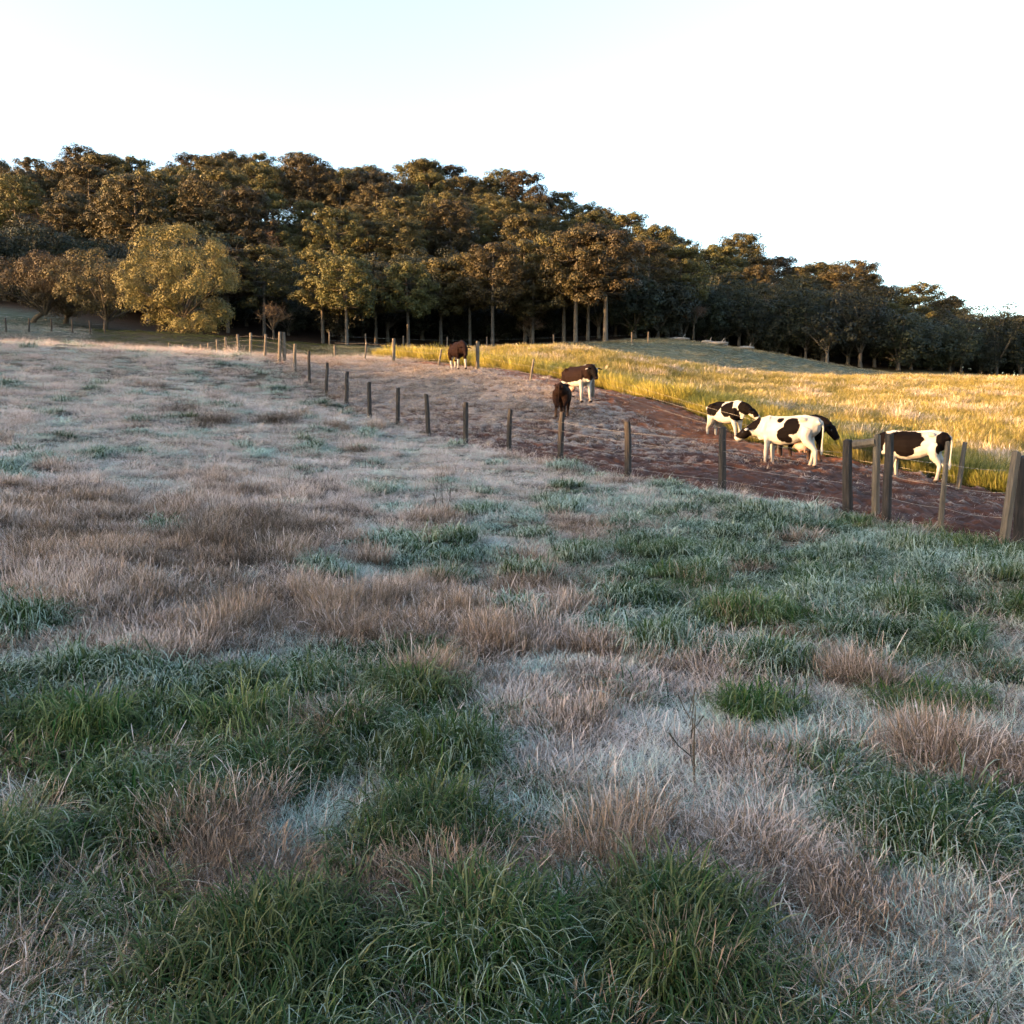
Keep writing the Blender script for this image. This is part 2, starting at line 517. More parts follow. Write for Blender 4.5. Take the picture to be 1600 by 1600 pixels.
def build_ground():
    xs = axis(-700, -24, 30, 700, 0.3, 1.05)
    ys = axis(-160, 2, 52, 900, 0.3, 1.045)
    X, Y = np.meshgrid(xs, ys)
    Z = height(X.ravel(), Y.ravel())
    V = np.c_[X.ravel(), Y.ravel(), Z]
    nx, ny = len(xs), len(ys)
    i = np.arange(nx - 1)[None, :] + nx * np.arange(ny - 1)[:, None]
    Q = np.stack([i, i + 1, i + nx + 1, i + nx], -1).reshape(-1, 4)
    me = mesh_quads('ground', V, Q, M_GROUND, True)
    x, y = V[:, 0], V[:, 1]
    ne, fa = lane_edges(y)
    w = 0.5 * fbm(x / 1.7, y / 1.7, 3, 21)
    lane = smooth(-.1, .5, x - ne + w) * smooth(-.3, .4, fa - x + w) * smooth(3, 7, y) * (1 - smooth(46, 52, y))
    field = smooth(-.2, .5, x - fa + w) * smooth(5, 8, y)
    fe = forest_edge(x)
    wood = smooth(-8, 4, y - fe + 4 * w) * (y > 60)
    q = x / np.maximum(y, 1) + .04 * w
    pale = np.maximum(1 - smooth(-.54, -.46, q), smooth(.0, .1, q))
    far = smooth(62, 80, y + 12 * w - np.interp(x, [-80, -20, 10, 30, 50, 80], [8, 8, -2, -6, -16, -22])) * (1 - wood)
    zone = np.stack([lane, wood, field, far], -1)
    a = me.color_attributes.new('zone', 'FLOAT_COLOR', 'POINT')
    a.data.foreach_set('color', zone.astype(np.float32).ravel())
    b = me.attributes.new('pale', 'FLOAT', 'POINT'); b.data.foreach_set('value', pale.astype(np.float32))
    return tag(link(bpy.data.objects.new('ground', me)), 'frosted pasture and wooded hillside ground', kind='structure')

build_ground()

def build_track():
    st = 0.075
    ys = np.arange(7.0, 53.0, st); ns = 150
    f = np.linspace(0, 1, ns)
    ne, fa = lane_edges(ys)
    ne = ne - 0.55; fa = fa + 0.5
    X = ne[:, None] + (fa - ne)[:, None] * f[None, :]
    Y = np.repeat(ys[:, None], ns, 1)
    x, y = X.ravel(), Y.ravel()
    base = height(x, y)
    c1 = np.abs(noise(x / 0.42, y / 0.42, 31)); c2 = np.abs(noise(x / 0.17, y / 0.17, 32)); c3 = noise(x / 1.1, y / 1.1, 33)
    c4 = noise(x / 0.09, y / 0.09, 34)
    rel = 0.55 * c1 * 2 + 0.38 * c2 * 2 + 0.18 * c3 + 0.22 * c4
    rel = rel - .75 * smooth(.22, .42, noise(x / 0.24, y / 0.24, 38)) - .4 * smooth(.25, .4, noise(x / 0.5, y / 0.5, 39))      # hoof holes
    amp = np.interp(y, [8, 26, 34, 50], [0.17, 0.17, 0.11, 0.07])
    fx = np.tile(f, len(ys))
    wig = 0.06 * fbm(x / 0.8, y / 0.8, 3, 35)
    edge = smooth(0, 0.05, fx + wig - 0.02) * smooth(0, 0.05, 1 - fx + wig - 0.02) * smooth(7, 9, y) * (1 - smooth(48, 52.5, y + 10 * wig))
    z = base + 0.03 + amp * rel - 0.22 * (1 - edge)
    i = np.arange(ns - 1)[None, :] + ns * np.arange(len(ys) - 1)[:, None]
    Q = np.stack([i, i + 1, i + ns + 1, i + ns], -1).reshape(-1, 4)
    me = mesh_quads('cattle_track', np.c_[x, y, z], Q, M_TRACK, True)
    a = me.attributes.new('relief', 'FLOAT', 'POINT'); a.data.foreach_set('value', np.clip(rel, 0, 1.4).astype(np.float32))
    # frost: thin on the trodden mud, thick on the upper lane, none on the warm path by the field
    fr = np.interp(y, [8, 20, 27, 36, 50], [0.42, 0.42, 0.72, 1.08, 1.1]) + 0.22 * fbm(x / 1.6, y / 1.6, 3, 36)
    fr -= 0.55 * smooth(0.60, 0.80, fx + 0.08 * noise(x / 1.2, y / 1.2, 37)) * smooth(24, 30, y)
    b = me.attributes.new('frost', 'FLOAT', 'POINT'); b.data.foreach_set('value', fr.astype(np.float32))
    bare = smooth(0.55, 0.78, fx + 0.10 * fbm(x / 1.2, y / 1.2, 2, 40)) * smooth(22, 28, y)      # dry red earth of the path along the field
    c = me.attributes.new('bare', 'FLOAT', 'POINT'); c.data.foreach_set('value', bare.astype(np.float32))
    return tag(link(bpy.data.objects.new('cattle_track', me)), 'trodden frosty red mud track between the two fences', kind='structure')

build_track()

# ------------------------------------------------------------------ fences
def post_mesh(name, h, w, mat, seed, taper=0.85, jag=0.02):
    r = random.Random(seed)
    V, F = [], []
    zs = [-0.35, 0.0, h * 0.45, h * 0.8, h]
    prof = [(1, .55), (.55, 1), (-.55, 1), (-1, .55), (-1, -.55), (-.55, -1), (.55, -1), (1, -.55)]
    ox = [r.uniform(-.012, .012) for _ in zs]; oy = [r.uniform(-.012, .012) for _ in zs]
    for i, z in enumerate(zs):
        k = 1 - (1 - taper) * max(0, z) / h
        for (a, b) in prof:
            V.append((a * w / 2 * k * r.uniform(.93, 1.07) + ox[i], b * w / 2 * k * r.uniform(.93, 1.07) + oy[i], z + (r.uniform(-jag, jag) if i == 4 else 0)))
    for i in range(4):
        for k in range(8):
            F.append((i * 8 + k, i * 8 + (k + 1) % 8, i * 8 + 8 + (k + 1) % 8, i * 8 + 8 + k))
    o = len(V); V.append((ox[4], oy[4], h + 0.012))
    for k in range(8): F.append((32 + k, 32 + (k + 1) % 8, o))
    return mesh_from(name, V, F, mat)

def add_post(fence, x, y, h, w, mat, lean=(0, 0), rz=0.5, name='post', seed=None):
    o = part(name, post_mesh(name, h, w, mat, seed if seed is not None else int(abs(x) * 1000 + y * 77)), fence)
    o.location = Vector((x, y, h1(x, y))) - fence.location
    o.rotation_euler = (lean[1], lean[0], rz)
    return o

def add_wires(fence, tops, levels, sag=0.02, rad=0.0024):
    """tops: list of (x, y, z ground); one strand per level, following the posts"""
    for lv in levels:
        P = []
        for (a, b) in zip(tops[:-1], tops[1:]):
            for k in range(4):
                t = k / 4
                P.append((a[0] + (b[0] - a[0]) * t, a[1] + (b[1] - a[1]) * t, a[2] + (b[2] - a[2]) * t + lv - sag * 4 * t * (1 - t)))
        P.append((tops[-1][0], tops[-1][1], tops[-1][2] + lv))
        P = [tuple(Vector(p) - fence.location) for p in P]
        V, F = tube(P, [rad] * len(P), 4)
        part('wire', mesh_from('wire', V, F, M_WIRE), fence)

def build_fences():
    r = random.Random(3)
    # main fence, straight from the corner by the mud up over the crest
    x0, y0 = fence_xy(1325)
    f = thing('wire_fence', (x0, y0, h1(x0, y0)), 'long straight fence of dark weathered posts climbing over the frosted meadow', 'fence')
    hs = {1325: 1.30, 1128: 1.32, 982: 1.32, 875: 1.31, 795: 1.27, 728: 1.36, 670: 1.36, 622: 1.30, 579: 1.38, 543: 1.32, 512: 1.32, 486: 1.35, 464: 1.27, 440: 1.42, 418: 1.2, 396: 1.22, 378: 1.2, 359: 1.15,
          345: 1.15, 331: 1.12, 318: 1.15, 306: 1.15, 293: 1.15, 281: 1.1, 270: 1.1}
    tops = []
    for px, h in hs.items():
        x, y = fence_xy(px)
        add_post(f, x, y, h, r.uniform(.12, .155) if px != 1325 else .15, M_POST if px > 470 else M_POSTP, (r.uniform(-.055, .055), r.uniform(-.04, .04)), 0.5 + r.uniform(-.2, .2))
        if px == 440: add_post(f, x + .22, y + .12, h - .03, .15, M_POSTP, (0, 0), .6)
        tops.append((x, y, h1(x, y)))
    add_wires(f, tops, (.30, .58, .86, 1.08))
    # the braced end by the mud: rail, double post, two leaning stakes, a thick strainer post
    e = thing('fence_brace', (*atx(1372, 14.0), h1(*atx(1372, 14.0))), 'braced fence end with paired posts and a short top rail beside the mud', 'fence')
    xa, ya = atx(1368, 14.15); xb, yb = atx(1386, 13.75)
    add_post(e, xa, ya, 1.40, .115, M_POSTP, (.0, 0), .3)
    add_post(e, xb, yb, 1.44, .13, M_POST, (.01, 0), .45)
    za = h1(xa, ya); xr, yr = atx(1332, 14.38)
    V, F = tube([(xr, yr, h1(xr, yr) + 1.22), (xa - .02, ya, za + 1.28)], [.08, .07], 8)
    V = [Vector(v) - e.location for v in V]
    part('brace_rail', mesh_from('brace_rail', V, F, M_POSTP), e)
    s = thing('wire_gate', (*atx(1475, 12.95), h1(*atx(1475, 12.95))), 'wire gate with a thin leaning pale stake between brace and strainer post', 'gate')
    xs_, ys_ = atx(1470, 12.95)
    add_post(s, xs_, ys_, 1.44, .075, M_POSTP, (.06, 0), .2, 'stake')
    p3 = [(xb, yb, h1(xb, yb)), (xs_ + .05, ys_, h1(xs_, ys_)), (*atx(1572, 12.1), h1(*atx(1572, 12.1)))]
    add_wires(s, p3, (.45, .80, 1.12), 0.03)
    q = thing('strainer_post', (*atx(1592, 12.1), h1(*atx(1592, 12.1))), 'thick pale strainer post with a leaning board at the end of the wire gate', 'post')
    x, y = atx(1603, 12.15); add_post(q, x, y, 1.36, .25, M_POST, (.0, 0), .35)
    x, y = atx(1571, 12.0); add_post(q, x, y, 1.38, .12, M_POSTP, (.11, 0), .1, 'board')
    # second fence along the field side
    x0, y0 = atx(925, 34)
    g = thing('field_fence', (x0, y0, h1(x0, y0)), 'old leaning fence of pale posts along the edge of the golden field', 'fence')
    tops = []
    for px, d, h, w, ln in ((1497, 23.4, 1.34, .12, .17), (1217, 27.0, 1.15, .15, .0), (924, 34.3, 1.30, .17, .04), (828, 38.0, 1.05, .10, .16), (746, 41.5, 1.34, .17, .03),
                            (686, 44.3, .95, .09, .2), (617, 47, 1.30, .17, .02), (572, 49.5, 1.0, .10, .14), (526, 52, .8, .12, .0)):
        x, y = atx(px, d)
        add_post(g, x, y, h, w, M_POSTP, (ln, 0), r.uniform(.2, .7)); tops.append((x, y, h1(x, y)))
    add_wires(g, tops, (.40, .72, .95), 0.04)
    # far posts: below the round tree and along the forest edge
    a = thing('pasture_fence', (*atx(90, 82), h1(*atx(90, 82))), 'small dark fence posts on the pale pasture below the leaning tree', 'fence')
    tops = []
    for px, d in ((-40, 78), (20, 79), (55, 80), (90, 81), (122, 82), (150, 83), (172, 84)):
        x, y = atx(px, d); add_post(a, x, y, 1.25, .14, M_POST, (r.uniform(-.05, .05), 0), .4); tops.append((x, y, h1(x, y)))
    add_wires(a, tops, (.5, .9), 0.02, .004)
    b = thing('forest_fence', (*atx(740, 112), h1(*atx(740, 112))), 'sparse row of thin pale posts in front of the dark forest', 'fence')
    tops = []
    for px, d in ((518, 100), (575, 103), (632, 106), (700, 110), (762, 114), (864, 120), (985, 124), (1010, 126)):
        x, y = atx(px, d); add_post(b, x, y, 1.6, .16, M_POSTP, (r.uniform(-.06, .06), 0), .4); tops.append((x, y, h1(x, y)))
    add_wires(b, tops, (.6, 1.2), 0.03, .005)

build_fences()

# ------------------------------------------------------------------ cows
BLK, WHT, HOOF, BRN = (.0030, .0020, .0020), (.265, .252, .238), (.03, .022, .018), (.010, .0052, .0042)

def build_cow(name, label, px, d, heading, scale, patches, base=WHT, dark=BLK, neck=(.98, 0, 1.28), head=(1.18, 0, 1.30), muzzle=(1.58, 0, 1.05),
              steps=(0, 0, 0, 0), udder=True, legs_white=True, bull=False, tail_swing=0.0, seed=0):
    x, y = atx(px, d)
    root = thing(name, (x, y, h1(x, y) + 0.02), label, 'cow', 'dairy cows on the track', math.atan2(heading[1], heading[0]), scale)
    def ring_body():
        prof = [(-.93, 1.17, .05, .07), (-.88, 1.15, .16, .19), (-.76, 1.12, .245, .265), (-.55, 1.08, .27, .30), (-.25, 1.01, .325, .36), (.10, .985, .35, .385),
                (.40, 1.01, .30, .36), (.60, 1.05, .235, .315), (.74, 1.10, .16, .24), (.82, 1.13, .08, .14)]
        V, F, S = [], [], 16
        for (bx, zc, w, h) in prof:
            for k in range(S):
                a = 2 * math.pi * k / S
                ca, sa = math.cos(a), math.sin(a)
                yy = w * math.copysign(abs(ca)**.8, ca); zz = h * math.copysign(abs(sa)**.8, sa)
                if sa > 0: yy *= 1 - .28 * sa          # ridge of the back
                V.append((bx, yy, zc + zz))
        n = len(prof)
        for i in range(n - 1):
            for k in range(S):
                F.append((i * S + k, i * S + (k + 1) % S, (i + 1) * S + (k + 1) % S, (i + 1) * S + k))
        F.append(tuple(range(S - 1, -1, -1))); F.append(tuple(range((n - 1) * S, n * S)))
        return V, F
    nk, hd, mz = Vector(neck), Vector(head), Vector(muzzle)
    parts = [ring_body()]
    mid = (Vector((.55, 0, 1.12)) + nk) * .5
    parts.append(tube([(.45, 0, 1.10), mid, nk, hd], [(.235, .34), (.18, .295), (.145, .22), (.115, .15)], 12))
    parts.append(tube([(.50, 0, .92), (.75, 0, .86), tuple(nk * .6 + Vector((.75, 0, .9)) * .4)], [(.10, .14), (.08, .12), (.05, .09)], 10))   # brisket
    ax = (mz - hd).normalized()
    L = (mz - hd).length
    parts.append(tube([hd - ax * .07, hd + ax * .02, hd + ax * L * .30, hd + ax * L * .55, hd + ax * L * .85, mz, mz + ax * .03],
                      [(.09, .09), (.135, .14), (.145, .15), (.115, .13), (.098, .105), (.10, .095), (.065, .06)], 12))
    side = ax.cross(Vector((0, 0, 1))).normalized(); up = side.cross(ax)
    for s in (-1, 1):
        b0 = hd + side * s * .10 + up * .05
        parts.append(tube([b0, b0 + side * s * .09 - ax * .02, b0 + side * s * .19 - up * .02, b0 + side * s * .25 - up * .05], [(.035, .03), (.06, .028), (.065, .024), (.02, .014)], 8))
    for i, s in ((0, 1), (1, -1)):
        o = steps[i]
        parts.append(tube([(.50, .13 * s, .98), (.49, .17 * s, .80), (.47 + o * .3, .165 * s, .66), (.50 + o * .7, .15 * s, .43), (.505 + o * .9, .145 * s, .22), (.51 + o, .145 * s, .10), (.54 + o, .145 * s, .05), (.56 + o, .145 * s, .0)],
                          [(.16, .12), (.13, .10), (.10, .085), (.066, .062), (.050, .046), (.058, .052), (.066, .06), (.074, .068)], 10))
    for i, s in ((2, 1), (3, -1)):
        o = steps[i]
        parts.append(tube([(-.62, .14 * s, 1.05), (-.56, .185 * s, .84), (-.60 + o * .25, .185 * s, .68), (-.72 + o * .5, .165 * s, .53), (-.755 + o * .65, .155 * s, .45), (-.735 + o * .85, .15 * s, .24), (-.72 + o, .15 * s, .10), (-.69 + o, .15 * s, .05), (-.67 + o, .15 * s, .0)],
                          [(.20, .17), (.19, .155), (.15, .12), (.085, .075), (.068, .06), (.052, .046), (.06, .054), (.066, .06), (.074, .068)], 10))
    for s in (-1, 1):
        parts.append(tube([(-.40, .17 * s, 1.26), (-.47, .245 * s, 1.315), (-.55, .21 * s, 1.29), (-.62, .15 * s, 1.24)], [.04, .065, .06, .03], 8))      # hip
        parts.append(tube([(-.80, .10 * s, 1.20), (-.90, .115 * s, 1.215), (-.95, .10 * s, 1.17)], [.05, .055, .03], 8))                                    # pin bone
        parts.append(tube([(.50, .10 * s, 1.34), (.54, .19 * s, 1.15), (.58, .215 * s, .98), (.52, .20 * s, .84)], [.05, .075, .085, .07], 8))              # shoulder blade
    parts.append(tube([(-.85, 0, 1.325), (-.5, 0, 1.40), (0, 0, 1.375), (.35, 0, 1.38), (.52, 0, 1.405), (.70, 0, 1.36)], [.03, .045, .04, .045, .05, .03], 8))   # spine and withers
    ts = tail_swing
    parts.append(tube([(-.86, 0, 1.27), (-.95, ts * .2, 1.24), (-.985, ts * .4, 1.08), (-.975, ts * .7, .8), (-.96, ts, .60), (-.955, ts * 1.1, .46), (-.95, ts * 1.1, .33)], [.045, .035, .028, .024, .026, .05, .02], 8))
    V, F = join(*parts)
    tmp = bpy.data.objects.new('tmp', mesh_from('tmp', V, F)); COL.objects.link(tmp)
    md = tmp.modifiers.new('r', 'REMESH'); md.mode = 'VOXEL'; md.voxel_size = 0.02
    sm = tmp.modifiers.new('s', 'SMOOTH'); sm.factor = 0.5; sm.iterations = 4
    me = bpy.data.meshes.new_from_object(tmp.evaluated_get(bpy.context.evaluated_depsgraph_get()))
    bpy.data.objects.remove(tmp)
    me.name = 'body'; me.materials.clear(); me.materials.append(M_HIDE)
    me.polygons.foreach_set('use_smooth', [True] * len(me.polygons))
    co = np.empty(len(me.vertices) * 3, np.float32); me.vertices.foreach_get('co', co); co = co.reshape(-1, 3)
    col = np.tile(np.array(base), (len(co), 1))
    wob = 0.10 * fbm(co[:, 0] * 5 + co[:, 1] * 3 + seed, co[:, 2] * 5 - co[:, 1] * 2, 3, seed)
    for (cx, cy, cz, rx, ry, rz, cc) in patches:
        q = np.sqrt(((co[:, 0] - cx) / rx)**2 + ((co[:, 1] - cy) / ry)**2 + ((co[:, 2] - cz) / rz)**2) + wob * 1.4
        col[q < 1] = cc
    if legs_white:
        col[(co[:, 2] + wob * .6 < .50)] = WHT
        tailm = (co[:, 0] < -.90) & (co[:, 2] < .95) & (co[:, 2] > .5); col[tailm] = WHT
    mud = np.clip((.42 - co[:, 2]) / .42, 0, 1) * (.6 + 2.5 * wob); mud = np.clip(mud, 0, .8)[:, None]
    col = col * (1 - mud) + np.array((.14, .08, .055)) * mud
    # muzzle and hooves
    dm = np.linalg.norm(co - np.array(mz + ax * .03), axis=1); col[dm < .085] = (.03, .02, .02)
    col[(co[:, 2] < .065)] = HOOF
    a = me.color_attributes.new('coat', 'FLOAT_COLOR', 'POINT')
    a.data.foreach_set('color', np.c_[col, np.ones(len(col))].astype(np.float32).ravel())
    part('body', me, root)
    if udder:
        V, F = tube([(-.62, 0, .66), (-.50, 0, .58), (-.36, 0, .56), (-.22, 0, .62)], [(.06, .07), (.15, .13), (.14, .12), (.05, .06)], 12)
        for tx in (-.52, -.38):
            for s in (-1, 1):
                v, f = tube([(tx, s * .07, .50), (tx, s * .075, .45), (tx, s * .075, .40)], [.022, .02, .012], 6); V, F = join((V, F), (v, f))
        part('udder', mesh_from('udder', V, F, M_UDDER, True), root)
    for s in (-1, 1):
        c = hd + ax * L * .33 + side * s * .122 + up * .045
        v, f = tube([c - ax * .025, c - ax * .012, c + ax * .012, c + ax * .025], [.008, .022, .022, .008], 8)
        part('eye', mesh_from('eye', v, f, M_EYE, True), root)
    return root

D = BLK
build_cow('cow', 'white cow with black flank patches nose to nose with another cow', 1228, 24.0, (-.80, .60), 1.0,
          [(.98, 0, 1.25, .30, .4, .24, D), (1.26, .05, .98, .30, .3, .20, D), (.13, .25, 1.32, .10, .2, .10, D), (-.22, .25, 1.12, .22, .3, .25, D), (.0, .3, .90, .17, .25, .20, D), (-.12, .3, .76, .12, .2, .12, D), (-.5, -.3, 1.1, .4, .25, .4, D)],
          neck=(.90, .03, 1.08), head=(1.08, .06, 1.02), muzzle=(1.42, .12, .78), steps=(.05, -.06, -.12, .10), seed=1)
build_cow('cow', 'black and white cow standing on the red path, head turned to the white cow', 1134, 31.0, (.52, -.85), .98,
          [(-.45, 0, 1.2, .42, .6, .34, D), (.25, 0, 1.1, .30, .6, .30, D), (.55, 0, .95, .20, .5, .25, D), (.95, 0, 1.2, .30, .4, .3, D), (1.3, 0, 1.1, .3, .1, .3, D), (1.3, .15, 1.1, .3, .12, .3, D), (1.3, -.15, 1.1, .3, .12, .3, D)],
          neck=(.86, .05, 1.12), head=(1.02, .12, 1.05), muzzle=(1.25, .26, .78), steps=(.0, .08, .04, -.1), udder=False, seed=2)
build_cow('cow', 'dark cow half hidden behind the rump of the white cow', 1252, 25.8, (.44, -.90), .96,
          [(.3, 0, .60, .2, .3, .12, WHT)], base=BLK,
          neck=(.88, .03, 1.12), head=(1.02, .06, 1.04), muzzle=(1.24, .15, .70), legs_white=False, steps=(.05, -.1, .1, -.05), udder=False, seed=3)
build_cow('cow', 'black and white cow standing side on behind the paired fence posts', 1424, 23.6, (-.82, .57), .98,
          [(.15, .2, 1.16, .48, .35, .30, D), (.42, .2, .98, .22, .35, .16, D), (.15, .3, .85, .25, .2, .16, D), (-.78, .1, 1.12, .18, .35, .26, D), (-.70, .2, .90, .10, .2, .14, D), (1.1, 0, 1.2, .45, .4, .5, D), (.0, -.3, 1.1, .4, .2, .3, D)],
          neck=(.86, -.12, 1.15), head=(.98, -.32, 1.08), muzzle=(1.06, -.66, .84), steps=(.03, -.08, .06, -.08), udder=False, tail_swing=.06, seed=4)
build_cow('cow', 'brown-black cow with white legs standing beside a thick pale post', 902, 33.3, (.52, -.85), .98,
          [(-.1, 0, 1.12, 1.1, .7, .36, BRN), (.9, 0, 1.2, .3, .4, .4, BRN), (1.25, .2, 1.1, .4, .17, .4, D), (1.25, -.2, 1.1, .4, .17, .4, D)],
          neck=(.95, -.05, 1.22), head=(1.12, -.08, 1.20), muzzle=(1.36, -.14, .86), steps=(.1, -.08, -.1, .1), seed=5)
build_cow('cow', 'small dark heifer seen from behind, walking up the track', 879, 31.0, (.20, .98), .86,
          [(-.3, 0, .55, .25, .12, .1, WHT)], base=BRN, neck=(.95, 0, 1.02), head=(1.15, 0, .92), muzzle=(1.42, 0, .62), steps=(.15, -.12, -.15, .14), udder=False, legs_white=False, tail_swing=.05, seed=6)
build_cow('cow', 'reddish dark cow walking head down at the top of the track', 717, 41.6, (.40, -.92), .94,
          [(-.4, 0, .62, .3, .2, .12, WHT)], base=(.009, .0042, .0034), neck=(.98, -.04, 1.04), head=(1.18, -.08, .96), muzzle=(1.40, -.12, .62), steps=(.16, -.14, -.16, .15), udder=False, seed=7)

# ------------------------------------------------------------------ trees
def leaf_faces(centres, radii, per, size, seed, flat=0.75, jitter=0.55):
    """leaf-sized quads over the surface of each clump; returns verts, quads, per-vertex shade"""
    r = np.random.default_rng(seed)
    cs = np.repeat(np.asarray(centres, float), per, 0); rs = np.repeat(np.asarray(radii, float), per)
    n = len(cs)
    dirs = r.normal(size=(n, 3)); dirs /= np.linalg.norm(dirs, axis=1)[:, None]
    dirs[:, 2] = np.where(dirs[:, 2] < -.35, -dirs[:, 2], dirs[:, 2])
    rad = rs * (1.04 - .42 * r.random(n)**2)
    p = cs + dirs * rad[:, None] * np.array([1, 1, flat])
    nrm = dirs + r.normal(size=(n, 3)) * jitter; nrm /= np.linalg.norm(nrm, axis=1)[:, None]
    t = np.cross(nrm, r.normal(size=(n, 3))); t /= np.linalg.norm(t, axis=1)[:, None]
    b = np.cross(nrm, t)
    s = size * r.uniform(.6, 1.4, n)
    a = s[:, None] * t; c = (s * r.uniform(.45, .9, n))[:, None] * b
    V = np.stack([p - a, p - c * .9 + a * .1, p + a, p + c], 1).reshape(-1, 3)
    Q = np.arange(4 * n).reshape(-1, 4)
    shade = np.repeat(np.clip(r.normal(.5, .17, n), 0, 1), 4)
    return V, Q, shade

def crown_mesh(name, centres, radii, per, size, mat, seed, flat=.75, jitter=.24):
    V, Q, sh = leaf_faces(centres, radii, per, size, seed, flat, jitter)
    me = mesh_quads(name, V, Q, mat)
    a = me.color_attributes.new('leaf', 'FLOAT_COLOR', 'POINT')
    a.data.foreach_set('color', np.stack([sh, sh, sh, np.ones_like(sh)], -1).astype(np.float32).ravel())
    return me

def pine_proto(seed, H, R, tiers, mat=M_PINE, per=170):
    """tall bare trunk under an umbrella crown of upturned boughs ending in tufts"""
    r = random.Random(seed)
    lean = (r.uniform(-.3, .3), r.uniform(-.3, .3))
    P = [(lean[0] * (z / H)**2, lean[1] * (z / H)**2, z) for z in (-.6, 0, H * .25, H * .5, H * .75, H * .95)]
    bits = [tube(P, [.42, .33, .27, .22, .17, .08], 9)]
    cs, rs = [], []
    for ti in range(tiers):
        f = ti / max(1, tiers - 1)
        z0 = H * (.47 + .45 * f)
        rr = R * (.86 + .5 * f - .72 * f * f) * r.uniform(.88, 1.1)
        nb = int(9 - 2 * f)
        for k in range(nb):
            a = 2 * math.pi * (k + r.uniform(-.3, .3)) / nb + ti
            L = rr * r.uniform(.75, 1.12)
            rise = r.uniform(.10, .28) * L
            base = Vector((lean[0] * .6, lean[1] * .6, z0))
            dirv = Vector((math.cos(a), math.sin(a), 0))
            e = base + dirv * L + Vector((0, 0, rise))
            m_ = base + dirv * L * .55 + Vector((0, 0, -.05 * L))
            bits.append(tube([base, m_, e], [.10, .07, .03], 5, False))
            cs.append(e); rs.append(r.uniform(.95, 1.4))
            for q in (.62, .82):
                p = m_.lerp(e, (q - .55) / .45 if q > .55 else 0) + Vector((r.uniform(-.5, .5), r.uniform(-.5, .5), r.uniform(-.1, .45)))
                cs.append(p); rs.append(r.uniform(.8, 1.25))
    for k in range(9):
        a = r.uniform(0, 6.283); q = R * r.uniform(.3, .8)
        cs.append(Vector((q * math.cos(a), q * math.sin(a), H * r.uniform(.34, .5)))); rs.append(r.uniform(.7, 1.2))
    for k in range(5):
        cs.append(Vector((lean[0] + r.uniform(-1, 1), lean[1] + r.uniform(-1, 1), H * r.uniform(.96, 1.02)))); rs.append(r.uniform(.7, 1.1))
    V, F = join(*bits)
    return mesh_from('trunk', V, F, M_BARK, True), crown_mesh('crown', [tuple(c) for c in cs], rs, per, .135, mat, seed, .78, .26)

def broad_proto(seed, H, R, low, n, mat, bark, per=70, csize=1.25, leaf=.22, flat=.85, curve=0.0):
    """rounded crown of leaf clumps on a forked trunk; low is the share of the height left bare"""
    r = random.Random(seed)
    zc, rz = H * (1 + low) / 2, H * (1 - low) / 2
    cs, rs, bits = [], [], []
    fork = H * max(.18, low * .9)
    c0 = Vector((curve, 0, fork))
    bits.append(tube([(0, 0, -.6), (0, 0, 0), (curve * .3, .05, fork * .5), tuple(c0)], [.42, .36, .28, .25], 9))
    for k in range(n):
        f = (k + .5) / n
        ph = math.acos(1 - 2 * f); th = k * 2.39996 + r.uniform(-.3, .3)
        q = r.uniform(.74, 1.0) if k % 5 else r.uniform(.3, .6)
        w = R * (1 + .22 * math.sin(3 * th + seed) * math.sin(ph) + .12 * math.sin(5 * th + 2 * ph))
        cs.append((curve + q * w * math.sin(ph) * math.cos(th), q * w * math.sin(ph) * math.sin(th), zc + q * rz * math.cos(ph) * r.uniform(.9, 1.08)))
        rs.append(csize * r.uniform(.7, 1.25))
    for k in range(9):
        t = Vector(cs[(k * 7 + 2) % n])
        bits.append(tube([c0 - Vector((0, 0, .3)), c0.lerp(t, .5) + Vector((r.uniform(-.4, .4), r.uniform(-.4, .4), .3)), t], [.17, .10, .03], 6, False))
    V, F = join(*bits)
    return mesh_from('trunk', V, F, bark, True), crown_mesh('crown', cs, rs, per, leaf, mat, seed, flat)

def bare_proto(seed, H, R, low):
    """leafless tree: forked limbs and a haze of fine russet twigs"""
    r = random.Random(seed)
    bits = [tube([(0, 0, -.5), (0, 0, 0), (.1, 0, H * low * .6), (.15, .05, H * low)], [.26, .22, .17, .14], 8)]
    tw = []
    for k in range(13):
        a = k * 2.4; el = r.uniform(.45, 1.3)
        L = H * (1 - low) * r.uniform(.7, 1.0)
        s = Vector((.15, .05, H * low * r.uniform(.75, 1.0)))
        e = s + Vector((math.cos(a) * math.cos(el) * R, math.sin(a) * math.cos(el) * R, L * math.sin(el)))
        m_ = s.lerp(e, .5) + Vector((r.uniform(-.3, .3), r.uniform(-.3, .3), .35))
        bits.append(tube([s, m_, e], [.09, .055, .02], 5, False))
        for j in range(46):
            p = m_.lerp(e, r.random()**.7)
            d = Vector((r.gauss(0, 1), r.gauss(0, 1), r.gauss(.5, .8))).normalized() * r.uniform(.5, 1.5)
            tw.append((p, p + d))
    V, F = join(*bits)
    TV, TF = [], []
    for p, q in tw:
        s = (q - p).cross(Vector((r.gauss(0, 1), r.gauss(0, 1), r.gauss(0, 1)))).normalized() * .028
        o = len(TV); TV += [p - s, p + s, q]; TF.append((o, o + 1, o + 2))
    me = mesh_quads('crown', np.array([tuple(v) for v in TV]), np.array(TF), M_DRYLEAF)
    a = me.color_attributes.new('leaf', 'FLOAT_COLOR', 'POINT')
    a.data.foreach_set('color', np.tile(np.array([.5, .5, .5, 1], np.float32), len(TV)))
    return mesh_from('trunk', V, F, M_BARKD, True), me

